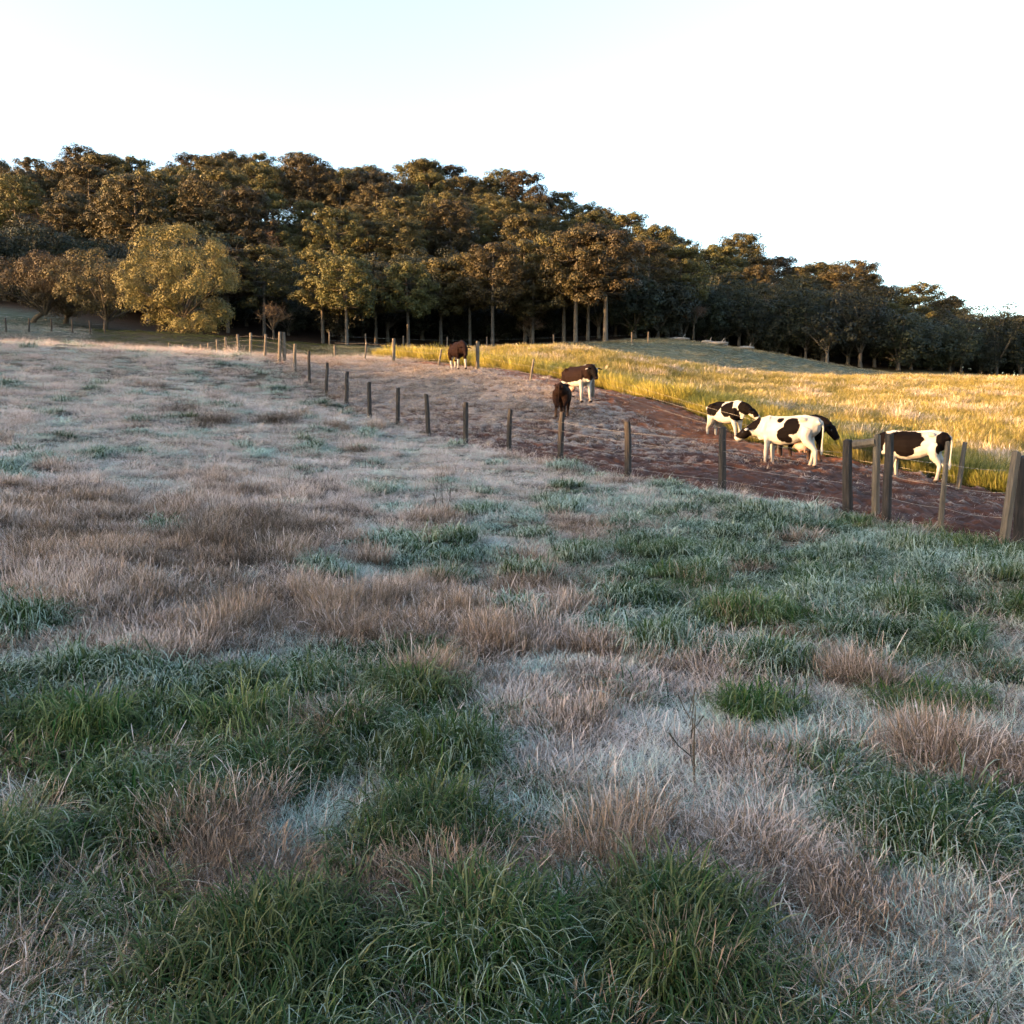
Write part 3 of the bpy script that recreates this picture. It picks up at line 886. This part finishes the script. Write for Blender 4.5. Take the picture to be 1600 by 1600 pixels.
def plant(name, proto, x, y, label, group=None, scale=1.0, rz=0.0, sink=0.15):
    e = thing(name, (x, y, h1(x, y) - sink), label, 'tree', group, rz, scale)
    part('trunk', proto[0], e); part('crown', proto[1], e)
    return e

PINES = [pine_proto(100 + i, H, R, t) for i, (H, R, t) in enumerate(((15.0, 4.8, 4), (16, 5.2, 5), (13.0, 4.4, 4), (15, 5.6, 4), (14, 5.0, 5)))]
BROADS = [broad_proto(200 + i, H, R, lo, 44, M_OAK, M_BARK, 190, 1.5, .14) for i, (H, R, lo) in enumerate(((9.5, 4.6, .16), (8.0, 4.2, .06), (11.5, 5.0, .22), (6.5, 3.8, .03)))]

def build_trees():
    r = random.Random(42)
    LP = 'tall pine with a flat umbrella crown in the wooded hillside'
    LB = 'dark rounded leafy tree among the pines of the wooded hillside'
    GP, GB = 'umbrella pines of the forest', 'leafy trees of the forest'
    taken = []
    def free(x, y, dmin):
        return all((x - a)**2 + (y - b)**2 > dmin * dmin for a, b in taken)
    # single trees that stand out
    sp = broad_proto(301, 11.6, 6.2, -.04, 92, M_ROUND, M_BARKD, 620, 1.25, .078, .9)
    x, y = atx(293, 97); plant('round_tree', sp, x, y, 'broad bushy sunlit tree with billowing crown reaching the ground', rz=.6); taken.append((x, y)); taken.append((x + 3, y + 4))
    lt = broad_proto(302, 8.0, 5.4, .20, 52, M_OLIVE, M_BARKD, 380, 1.3, .08, .8, -1.6)
    x, y = atx(42, 104); plant('leaning_tree', lt, x + 1.4, y, 'small tree with a dark leaning trunk on the pale pasture', rz=math.pi); taken.append((x, y))
    lt2 = broad_proto(303, 8.8, 5.8, .22, 56, M_OLIVE, M_BARKD, 380, 1.3, .08, .8, .3)
    x, y = atx(172, 102); plant('spreading_tree', lt2, x, y, 'dark-trunked tree with spreading crown next to the bushy sunlit tree'); taken.append((x, y))
    lt3 = broad_proto(304, 7.6, 5.0, .08, 48, M_OLIVE, M_BARKD, 380, 1.3, .08, .8, .3)
    x, y = atx(112, 108); plant('low_tree', lt3, x, y, 'low bushy tree behind the leaning tree on the pasture edge'); taken.append((x, y))
    b1, b2, b3 = bare_proto(401, 12, 4.8, .35), bare_proto(402, 5.5, 2.4, .3), bare_proto(403, 7.5, 2.6, .5)
    for px, d, pr, lab, s in ((432, 150, b1, 'leafless pinkish tree rising above the forest canopy', 1.15), (60, 160, b1, 'leafless grey tree in the shaded wood behind the leaning tree', 1.1),
                              (432, 121, b2, 'small leafless tree with sunlit russet twigs at the forest foot', 1.0), (828, 137, b2, 'small bare tree with pale forked branches before the tall trunks', .95),
                              (1080, 146, b3, 'slender bare tree with a thin pale trunk above the shaded meadow', 1.0)):
        x, y = atx(px, d); plant('bare_tree', pr, x, y, lab, 'leafless trees', s, r.uniform(0, 6)); taken.append((x, y))
    g1 = broad_proto(305, 8.6, 3.5, .3, 34, M_OAK, M_BARK, 70, 1.0)
    x, y = atx(1287, 148); plant('pale_trunk_tree', g1, x, y, 'rounded green tree on a pale trunk at the edge of the shaded meadow'); taken.append((x, y))
    n = [0, 0]
    def pine(x, y, s=None, lab=None, grp=None):
        plant('pine_tree', r.choice(PINES), x, y, lab or LP, grp or GP, s or r.uniform(.72, 1.22), r.uniform(0, 6.28)); taken.append((x, y)); n[0] += 1
    def broad(x, y, s=None, lab=None, grp=None):
        plant('leafy_tree', r.choice(BROADS), x, y, lab or LB, grp or GB, s or r.uniform(.8, 1.2), r.uniform(0, 6.28)); taken.append((x, y)); n[1] += 1
    # the front row: trunks seen at the forest foot
    for px, d in ((362, 124), (418, 126), (508, 124), (545, 120), (590, 130), (640, 128), (690, 136), (735, 137), (770, 133), (820, 140), (832, 137), (880, 139), (898, 133), (917, 138), (944, 132), (1010, 146), (1060, 150)):
        x, y = atx(px, d); pine(x, y, .82 if px < 650 else 1.2 if px == 944 else r.uniform(.85, 1.1), 'pine with a tall bare trunk in the front row of the forest', 'front row pines')
    for px in range(990, 1760, 27):
        x, y = atx(px + r.uniform(-9, 9), 0); d = np.interp(px, [990, 1100, 1400, 1600, 1760], [143, 152, 158, 170, 182]) + r.uniform(-2, 4)
        x, y = atx(px + r.uniform(-9, 9), d); broad(x, y, r.uniform(.8, 1.25), 'rounded dark leafy tree at the forest edge above the shaded meadow', 'leafy trees of the forest edge')
    for px, d in ((330, 128), (455, 130), (480, 137), (570, 138), (620, 142), (660, 145), (720, 147), (850, 150), (960, 148), (240, 122), (190, 128), (140, 135), (80, 132), (20, 128), (-50, 126), (-120, 124)):
        x, y = atx(px, d); broad(x, y)
    # the wood climbing the hill behind
    for _ in range(6000):                              # undergrowth and leafy trees filling the forest foot
        if n[1] >= 215: break
        x = r.uniform(-95, 128); y = float(forest_edge(x)) + r.uniform(7, 34)
        if abs(x) > .72 * y or not free(x, y, 4.6): continue
        broad(x, y, r.uniform(.75, 1.2))
    for _ in range(30000):
        if n[0] >= 285: break
        d = 132 + 122 * r.random()**.9
        x, y = atx(r.uniform(-130, 1740), d)
        if y < float(forest_edge(x)) + 9: continue
        if not free(x, y, 5.4): continue
        if d > 212: pine(x, y, None, 'umbrella pine on the hilltop, its crown on the skyline', 'skyline pines')
        else: pine(x, y)
    # fallen timber and stones at the edge of the shaded meadow
    for px, d, L, a in ((1103, 141, 2.2, .3), (1118, 140, 3.2, -.2), (1128, 142, 2.4, .9), (1058, 143, 3.4, .05), (1163, 143, 2.6, .2)):
        x, y = atx(px, d)
        V, F = tube([(-L / 2, 0, .28), (-L / 6, .08, .36), (L / 5, -.05, .33), (L / 2, .05, .30)], [.20, .26, .23, .15], 8)
        v2, f2 = tube([(L / 6, 0, .35), (L / 4, .2, .85), (L / 3, .25, 1.15)], [.10, .07, .03], 6)
        V, F = join((V, F), (v2, f2))
        o = link(bpy.data.objects.new('fallen_log', mesh_from('fallen_log', V, F, M_LOG, True)))
        o.location = (x, y, h1(x, y)); o.rotation_euler = (0, 0, a)
        tag(o, 'bleached fallen log lying at the forest foot above the shaded meadow', 'log', 'logs at the forest foot')

build_trees()

# ------------------------------------------------------------------ grass
def blades(specs, seed, segs=4):
    """specs: list of (n, rad, len lo/hi, width, splay lo/hi, droop lo/hi, head) -> one clump mesh"""
    r = random.Random(seed)
    V, F, T = [], [], []
    for (n, rad, l0, l1, w, s0, s1, d0, d1, headw) in specs:
        for _ in range(n):
            a = r.uniform(0, 2 * math.pi); rr = rad * math.sqrt(r.random())
            p = Vector((rr * math.cos(a), rr * math.sin(a), -.02))
            az = a + r.gauss(0, .9); L = r.uniform(l0, l1)
            el = math.pi / 2 - r.uniform(s0, s1); dr = r.uniform(d0, d1)
            rn = r.random(); o = len(V)
            twist = r.uniform(-.6, .6)
            for k in range(segs + 1):
                f = k / segs
                h = Vector((math.cos(az), math.sin(az), 0)); sd = Vector((-math.sin(az + twist * f), math.cos(az + twist * f), 0))
                ww = w * (1 - f**1.6) + .0006
                if headw and f > .6: ww = headw * math.sin(math.pi * min(1, (f - .55) / .5)) + .001
                V += [p - sd * ww / 2, p + sd * ww / 2]; T += [(f, rn), (f, rn)]
                e = el - dr * (f + .5 / segs)**1.5
                p = p + (h * math.cos(e) + Vector((0, 0, math.sin(e)))) * (L / segs)
                az += r.gauss(0, .06)
            for k in range(segs):
                b = o + 2 * k; F.append((b, b + 1, b + 3, b + 2))
    me = mesh_quads('blade_clump', np.array([tuple(v) for v in V]), np.array(F), M_GRASS)
    c = me.color_attributes.new('t', 'FLOAT_COLOR', 'POINT')
    c.data.foreach_set('color', np.array([(t, n_, 0, 1) for t, n_ in T], np.float32).ravel())
    return me

PROTO = bpy.data.collections.new('grass_clumps')          # clump shapes the scatterers draw on; not in the scene itself
def proto(name, me):
    PROTO.objects.link(bpy.data.objects.new(name, me))
# 0-2 lush arching, 3-5 upright dry stalks, 6-8 tousled frosted mat, 9-10 lying straw tangle, 11-13 tall field grass
for i in range(3): proto('clump_%02d' % i, blades([(80, .24, .18, .40, .0115, .05, .7, 1.6, 3.8, 0), (34, .26, .09, .20, .010, .2, 1.1, .6, 2.0, 0)], 500 + i, 6))
for i in range(3, 6): proto('clump_%02d' % i, blades([(95, .24, .09, .23, .0036, .02, .6, .05, 1.1, .005), (60, .26, .10, .24, .0042, .3, 1.3, .3, 1.8, 0)], 500 + i, 4))
for i in range(6, 9): proto('clump_%02d' % i, blades([(130, .30, .07, .18, .0055, .5, 1.4, .2, 1.6, 0), (26, .28, .10, .22, .005, .1, .7, .4, 1.8, 0)], 500 + i, 3))
for i in range(9, 11): proto('clump_%02d' % i, blades([(115, .30, .16, .40, .0042, .7, 1.45, -.5, .9, 0), (22, .28, .18, .32, .004, .2, .8, .2, 1.4, .0055)], 500 + i, 4))
for i in range(11, 14): proto('clump_%02d' % i, blades([(95, .34, .38, .72, .008, .02, .36, .1, 1.2, .013), (46, .36, .2, .45, .010, .1, .8, .3, 1.5, 0)], 500 + i, 4))

def scatter_tree():
    ng = bpy.data.node_groups.new('scatter', 'GeometryNodeTree')
    ng.interface.new_socket('Geometry', in_out='INPUT', socket_type='NodeSocketGeometry')
    ng.interface.new_socket('Geometry', in_out='OUTPUT', socket_type='NodeSocketGeometry')
    n, l = ng.nodes, ng.links
    gi, go = n.new('NodeGroupInput'), n.new('NodeGroupOutput')
    ci = n.new('GeometryNodeCollectionInfo')
    ci.inputs['Collection'].default_value = PROTO
    ci.inputs['Separate Children'].default_value = True; ci.inputs['Reset Children'].default_value = True
    ip = n.new('GeometryNodeInstanceOnPoints'); ip.inputs['Pick Instance'].default_value = True
    def named(name, typ):
        a = n.new('GeometryNodeInputNamedAttribute'); a.data_type = typ; a.inputs['Name'].default_value = name
        return [o for o in a.outputs if o.enabled and o.name == 'Attribute'][0]
    l.new(gi.outputs[0], ip.inputs['Points']); l.new(ci.outputs[0], ip.inputs['Instance'])
    l.new(named('idx', 'INT'), ip.inputs['Instance Index'])
    l.new(named('rot', 'FLOAT_VECTOR'), ip.inputs['Rotation'])
    l.new(named('scl', 'FLOAT_VECTOR'), ip.inputs['Scale'])
    l.new(ip.outputs[0], go.inputs[0])
    return ng
NG = scatter_tree()

def scatter(name, label, x, y, idx, scale, hue, frost, tint, gold=None, hscale=None, tilt=.12, lift=0.0):
    n = len(x)
    z = height(x, y) + lift
    me = bpy.data.meshes.new(name)
    me.vertices.add(n); me.vertices.foreach_set('co', np.c_[x, y, z].astype(np.float32).ravel())
    rot = np.c_[RNG.normal(0, tilt, n), RNG.normal(0, tilt, n), RNG.uniform(0, 6.283, n)]
    hs = scale if hscale is None else hscale
    for nm, ty, fld, v in (('idx', 'INT', 'value', idx.astype(np.int32)), ('rot', 'FLOAT_VECTOR', 'vector', rot), ('scl', 'FLOAT_VECTOR', 'vector', np.c_[scale, scale, hs]),
                           ('hue', 'FLOAT', 'value', hue), ('frost', 'FLOAT', 'value', frost), ('tint', 'FLOAT', 'value', tint),
                           ('gold', 'FLOAT', 'value', np.zeros(n) if gold is None else gold)):
        a = me.attributes.new(nm, ty, 'POINT')
        a.data.foreach_set(fld, np.ascontiguousarray(v if nm == 'idx' else np.asarray(v, np.float32)).ravel())
    o = link(bpy.data.objects.new(name, me))
    md = o.modifiers.new('scatter', 'NODES'); md.node_group = NG
    return tag(o, label, kind='stuff')

# patches of the meadow as they lie on the ground: (photo pixel of the middle, half width, half height)
def patch_list(rows):
    out = []
    for px, py, rx, ry in rows:
        c = ground_pixel(px, py); a = ground_pixel(px, py + ry); b = ground_pixel(px, py - ry)
        d = c[1]
        out.append((c[0], (a[1] + b[1]) / 2, rx / FPX * d, max(.12, abs(b[1] - a[1]) / 2)))
    return out

STRAW = patch_list([(150, 830, 170, 45), (400, 805, 150, 40), (270, 870, 260, 40), (400, 965, 120, 70), (270, 960, 120, 60), (520, 960, 70, 40), (820, 915, 55, 42), (690, 985, 220, 45), (880, 985, 70, 45),
                    (1100, 1070, 100, 32), (1270, 1050, 120, 28), (1380, 1070, 80, 22), (850, 1120, 85, 45), (1210, 1190, 100, 38), (1440, 1200, 130, 40), (40, 890, 90, 60), (680, 828, 34, 18), (920, 830, 40, 16),
                    (100, 940, 110, 40), (1150, 890, 40, 16), (1060, 1190, 40, 40), (700, 1060, 90, 25), (330, 750, 60, 16), (650, 930, 60, 30), (60, 780, 140, 25), (500, 880, 60, 30),
                    (300, 1400, 160, 50), (1100, 1330, 180, 45), (1400, 1450, 150, 60), (720, 1500, 130, 50)])
TANGLE = patch_list([(390, 850, 115, 42), (480, 770, 28, 18), (440, 660, 30, 10), (335, 660, 22, 9), (285, 640, 20, 8), (860, 935, 35, 20), (120, 845, 30, 25)])
LUSH = patch_list([(230, 1170, 280, 80), (600, 1160, 150, 80), (60, 1080, 90, 70), (430, 1100, 140, 50), (60, 960, 60, 30), (1215, 975, 62, 28), (1040, 900, 70, 35), (1180, 890, 130, 45), (1330, 880, 130, 45), (1500, 900, 110, 45),
                   (1100, 850, 120, 30), (1440, 970, 50, 20), (1455, 1108, 42, 28), (1170, 1120, 60, 25), (960, 1090, 45, 25), (590, 765, 42, 13), (490, 705, 45, 7), (170, 712, 26, 11), (770, 805, 50, 14), (690, 880, 60, 28), (640, 850, 40, 18),
                   (1300, 1130, 60, 25), (1180, 1030, 60, 20), (1380, 1030, 60, 20), (1500, 1020, 70, 25), (20, 730, 40, 12), (850, 790, 40, 10), (1270, 830, 130, 16), (940, 1170, 40, 25), (1000, 960, 60, 22), (1345, 822, 70, 7), (1420, 838, 60, 6), (1130, 782, 40, 6), (1560, 868, 60, 7), (875, 738, 25, 4),
                   (100, 1350, 240, 80), (650, 1340, 200, 60), (900, 1480, 200, 70), (1500, 1320, 140, 50), (300, 1540, 260, 60)])
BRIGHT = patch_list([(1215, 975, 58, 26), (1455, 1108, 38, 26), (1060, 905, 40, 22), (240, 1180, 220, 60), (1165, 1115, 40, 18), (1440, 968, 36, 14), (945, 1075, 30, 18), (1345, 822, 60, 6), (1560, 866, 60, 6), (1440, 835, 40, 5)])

def patch_field(x, y, patches, wob, soft=.35):
    f = np.zeros(len(x))
    for cx, cy, rx, ry in patches:
        q = np.sqrt(((x - cx) / rx)**2 + ((y - cy) / ry)**2) + wob
        f = np.maximum(f, 1 - smooth(1 - soft, 1 + soft, q))
    return f

def frustum_points(n, d0, d1, power, spread=.66, pad=1.2):
    """points spread over the ground seen by the camera and a margin, denser near it"""
    t = RNG.random(n)
    e = 2 - power
    d = (d0**e + t * (d1**e - d0**e))**(1 / e) if abs(e) > 1e-6 else d0 * (d1 / d0)**t
    x = RNG.uniform(-1, 1, n) * (spread * d + pad)
    return x, d

def build_meadow():
    x, y = frustum_points(36000, 1.5, 62, 1.2)
    ne, fa = lane_edges(y)
    keep = (x < ne - .05 + .35 * noise(x / .8, y / .8, 61)) | (y > 50)
    keep &= (x < fa - .5) | (y < 49)
    keep &= ~((y > 49) & (x > fa - .5))
    x, y = x[keep], y[keep]; n = len(x)
    jx, jy = x + .10 * fbm(x / .22, y / .22, 2, 82), y + .10 * fbm(x / .22, y / .22, 2, 83)      # ragged outlines
    td, cx, cy, r1, r2, r3 = tussocks(jx, jy, .47, 81)
    trad = .47 * (.30 + .48 * r2)
    peak = np.clip(1 - (td / trad)**2, 0, 1); inside = td < trad
    wob = .35 * fbm(cx / .9, cy / .9, 3, 50)
    straw = patch_field(cx, cy, STRAW, wob); tang = patch_field(cx, cy, TANGLE, wob); lush = patch_field(cx, cy, LUSH, wob); bright = patch_field(cx, cy, BRIGHT, wob)
    nz = fbm(cx / 1.3, cy / 1.3, 4, 51); nz2 = fbm(x / .5, y / .5, 3, 52)
    upper = smooth(9, 15, y - .25 * x)                              # paler and shorter towards the crest
    right = smooth(-1, 2.5, x)
    straw = np.maximum(straw * (1 - .3 * right), smooth(.1, .5, nz) * (.6 - .2 * upper) * (1 - .6 * right))
    lush = np.maximum(lush, smooth(.05, .45, -nz) * (.85 - .45 * upper)) * (1 - .8 * straw)
    lush = np.maximum(lush, .75 * right * smooth(6.5, 8, y) * (1 - smooth(14, 20, y)) * (1 - .6 * straw))
    u, w = RNG.random(n), RNG.random(n)
    t_straw = r1 < .9 * straw; t_lush = (~t_straw) & (r1 < .9 * straw + .85 * lush)
    kind = np.full(n, 6)
    kind[u < .14 + .08 * upper] = 9
    kind[(u > .95)] = 3
    kind[(u > .25) & (lush > .35) & (w < lush)] = 0
    kind[(u > .60) & (straw > .5)] = 3
    kind[inside & t_lush & (w < .93)] = 0
    kind[inside & t_straw & (w < .80)] = 3
    kind[inside & t_straw & (w >= .80)] = 9
    kind[w < tang * .95] = 9
    mound = inside & (t_lush | t_straw)
    idx = kind + np.where(kind == 9, RNG.integers(0, 2, n), RNG.integers(0, 3, n))
    sc = RNG.uniform(.75, 1.2, n) * np.interp(y, [1.5, 6, 20, 45], [.54, .76, 1.0, 1.35])
    hs = sc * np.where(mound, (.60 + .6 * peak) * (.75 + .6 * r3), .78) * RNG.uniform(.8, 1.25, n)
    hs *= np.where(kind == 6, 1 - .3 * upper, 1) * np.where((kind == 0) | (kind == 3), 1 - .25 * upper, 1) * np.where(bright > .5, 1.15, 1)
    lift = np.where(mound, .07 * peak * (.5 + r3) * np.interp(y, [2, 8], [.6, 1]), 0)
    hue = np.where(kind == 0, .04 + .14 * r3, np.where(kind == 3, .95, np.where(kind == 9, .9, np.clip(.25 + .6 * nz + .28 * upper + .4 * straw + .2 * RNG.normal(size=n), 0, 1))))
    frost = np.where(kind == 0, .50 - .10 * peak, np.where(kind == 3, .36 - .12 * peak, np.where(kind == 9, .58, .90)))
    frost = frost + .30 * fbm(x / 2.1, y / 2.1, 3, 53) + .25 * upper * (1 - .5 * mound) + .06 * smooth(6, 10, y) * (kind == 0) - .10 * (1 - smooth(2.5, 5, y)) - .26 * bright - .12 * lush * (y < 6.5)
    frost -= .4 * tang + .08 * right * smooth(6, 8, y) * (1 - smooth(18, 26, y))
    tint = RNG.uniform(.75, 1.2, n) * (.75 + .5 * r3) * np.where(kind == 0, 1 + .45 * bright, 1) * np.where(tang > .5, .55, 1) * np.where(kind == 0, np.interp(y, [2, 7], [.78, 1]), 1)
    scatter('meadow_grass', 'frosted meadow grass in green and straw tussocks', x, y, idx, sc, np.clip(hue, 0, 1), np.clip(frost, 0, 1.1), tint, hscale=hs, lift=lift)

    # denser upright dry stalks standing in the straw patches
    xs, ys, hh = [], [], []
    for (cx, cy, rx, ry) in STRAW:
        m_ = int(min(2200, 17 * math.pi * rx * ry))
        a = RNG.uniform(0, 6.283, m_); q = np.sqrt(RNG.random(m_)) * RNG.uniform(.8, 1.1, m_)
        xs.append(cx + rx * q * np.cos(a)); ys.append(cy + ry * q * np.sin(a))
    x = np.concatenate(xs); y = np.concatenate(ys)
    td, cx, cy, r1, r2, r3 = tussocks(x, y, .47, 81)
    k = (td < .47 * (.30 + .48 * r2)) & (r1 < .85)
    x, y = x[k], y[k]; n = len(x)
    sc = RNG.uniform(.75, 1.2, n) * np.interp(y, [1.5, 6, 20], [.55, .78, 1.05])
    scatter('dry_stalks', 'dry upright straw-coloured grass stalks', x, y, 3 + RNG.integers(0, 3, n), sc, np.full(n, .97), np.clip(.28 + .3 * fbm(x / .7, y / .7, 2, 56), 0, 1), RNG.uniform(.75, 1.2, n), hscale=sc * RNG.uniform(.75, 1.2, n))

def build_track_grass():
    n = 11000
    y = RNG.uniform(7, 52, n); ne, fa = lane_edges(y)
    x = ne + (fa - ne) * RNG.random(n)
    g = fbm(x / 1.4, y / 1.4, 3, 60)
    want = np.interp(y, [7, 24, 32, 40, 52], [.03, .08, .75, 1.0, 1.0]) * smooth(-.6, -.05, g)
    fx = (x - ne) / (fa - ne)
    want *= 1 - .93 * smooth(.60, .80, fx) * (y > 26)
    want = np.maximum(want, .9 * (1 - smooth(.0, .07, fx)))
    k = RNG.random(n) < want
    x, y = x[k], y[k]; n = len(x)
    tuft = RNG.random(n) < .12
    idx = np.where(tuft, 3, 6) + RNG.integers(0, 3, n)
    sc = RNG.uniform(.7, 1.3, n) * np.interp(y, [8, 40], [.9, 1.35])
    scatter('track_grass', 'thin frosted grass on the cattle track', x, y, idx, sc, np.where(tuft, .95, .75), np.where(tuft, .25, .75), RNG.uniform(.7, 1.2, n), hscale=sc * np.where(tuft, .7, .6))
    # brown tussocks on the mud
    xs, ys = [], []
    for px, py in ((1070, 728), (1022, 704), (905, 690), (930, 700), (880, 742), (1340, 818), (1150, 770), (1000, 755), (830, 690), (960, 690), (810, 640), (760, 610), (790, 595), (700, 610)):
        c = ground_pixel(px, py)
        m_ = 5
        xs.append(c[0] + RNG.normal(0, .16, m_)); ys.append(c[1] + RNG.normal(0, .16, m_))
    x = np.concatenate(xs); y = np.concatenate(ys); n = len(x)
    scatter('track_tussocks', 'brown dry tussocks along the cattle track', x, y, 3 + RNG.integers(0, 3, n), RNG.uniform(.8, 1.2, n), np.full(n, .9), np.full(n, .1), RNG.uniform(.6, 1.0, n), hscale=RNG.uniform(.5, .9, n))

def build_field():
    n = 24000
    y = (21**.9 + RNG.random(n) * (100**.9 - 21**.9))**(1 / .9)
    ne, fa = lane_edges(y)
    x = fa + (RNG.uniform(0, 1, n) * (.72 * y + 6 - fa))
    crest = np.interp(x, [-12, 0, 9, 20, 33, 50, 80], [60, 61, 64, 70, 80, 92, 104])
    k = (y < crest) & (x > fa + .9 * fbm(x / 1.1, y / 1.1, 3, 71)) & (x > -10 + .2 * (y - 50))
    x, y, fa = x[k], y[k], fa[k]; n = len(x)
    edge = 1 - smooth(.8, 5.5, x - fa + 1.5 * fbm(x / 2, y / 2, 2, 72))
    g = fbm(x / 3.0, y / 3.0, 3, 73)
    idx = 11 + RNG.integers(0, 3, n)
    sc = RNG.uniform(.8, 1.25, n) * np.interp(y, [20, 60, 100], [1.0, 1.35, 1.8])
    hs = sc * np.interp(y, [20, 60, 100], [1.0, .62, .5]) * (.72 + .38 * edge + .22 * g)
    frost = np.clip(.16 + .6 * g - .3 * edge, 0, .5)
    hue = np.clip(.75 - .55 * edge + .3 * g, 0, 1)
    g2 = fbm(x / 1.1, y / 1.1, 2, 74)
    gold = np.clip(.82 - .5 * np.abs(g) - .3 * edge * (y < 32) - .5 * np.maximum(g2, 0), 0, 1)
    hs = hs * (1 + .5 * g2)
    scatter('field_grass', 'tall golden grass covering the sunlit field', x, y, idx, sc, hue, frost, RNG.uniform(.8, 1.2, n), gold, hs)
    # the shaded meadow under the forest: a thin frosted sward with a few pale seed heads
    n = 7000
    y = RNG.uniform(70, 150, n); x = RNG.uniform(-20, 85, n)
    crest = np.interp(x, [-12, 0, 9, 20, 33, 50, 80], [60, 61, 64, 70, 80, 92, 104])
    k = (y > crest + 2) & (y < forest_edge(x) + 2)
    x, y = x[k], y[k]; n = len(x)
    sc = RNG.uniform(1.4, 2.6, n)
    scatter('shaded_sward', 'short frosty grass of the shaded meadow below the forest', x, y, 6 + RNG.integers(0, 3, n), sc, np.full(n, .35), np.full(n, .5), RNG.uniform(.8, 1.2, n), hscale=sc * .6)
    n = 3000
    y = RNG.uniform(62, 108, n); x = RNG.uniform(-1, .1, n) * .66 * y
    k = y < forest_edge(x) - 8
    x, y = x[k], y[k]; n = len(x)
    sc = RNG.uniform(1.2, 2.2, n)
    scatter('pasture_sward', 'short pale grass of the far pasture behind the crest', x, y, 6 + RNG.integers(0, 3, n), sc, np.where(x / y < -.48, .6, .2), np.where(x / y < -.48, .6, .05), RNG.uniform(.7, 1.1, n), hscale=sc * .6)

def build_weeds():
    r = random.Random(9)
    for px, py, h in ((692, 790, .62), (702, 788, .5), (678, 792, .4), (905, 660, .5), (1085, 1240, .42)):
        c = ground_pixel(px, py); z = h1(c[0], c[1])
        bits = [tube([(0, 0, -.05), (.01, .0, h * .5), (.03, .01, h)], [.006, .005, .002], 5)]
        for k in range(7):
            a = r.uniform(0, 6.28); q = r.uniform(.3, .95) * h; L = r.uniform(.06, .16)
            bits.append(tube([(0, 0, q), (math.cos(a) * L * .6, math.sin(a) * L * .6, q + L * .5), (math.cos(a) * L, math.sin(a) * L, q + L)], [.003, .0025, .004], 4))
        V, F = join(*bits)
        o = link(bpy.data.objects.new('dry_weed', mesh_from('dry_weed', V, F, M_BARKD)))
        o.location = (c[0], c[1], z); o.rotation_euler = (r.uniform(-.1, .1), r.uniform(-.1, .1), r.uniform(0, 6))
        tag(o, 'thin dark dry weed stem with short side twigs in the frosted meadow', 'weed', 'dry weed stems')

build_weeds()
build_meadow()
build_track_grass()
build_field()
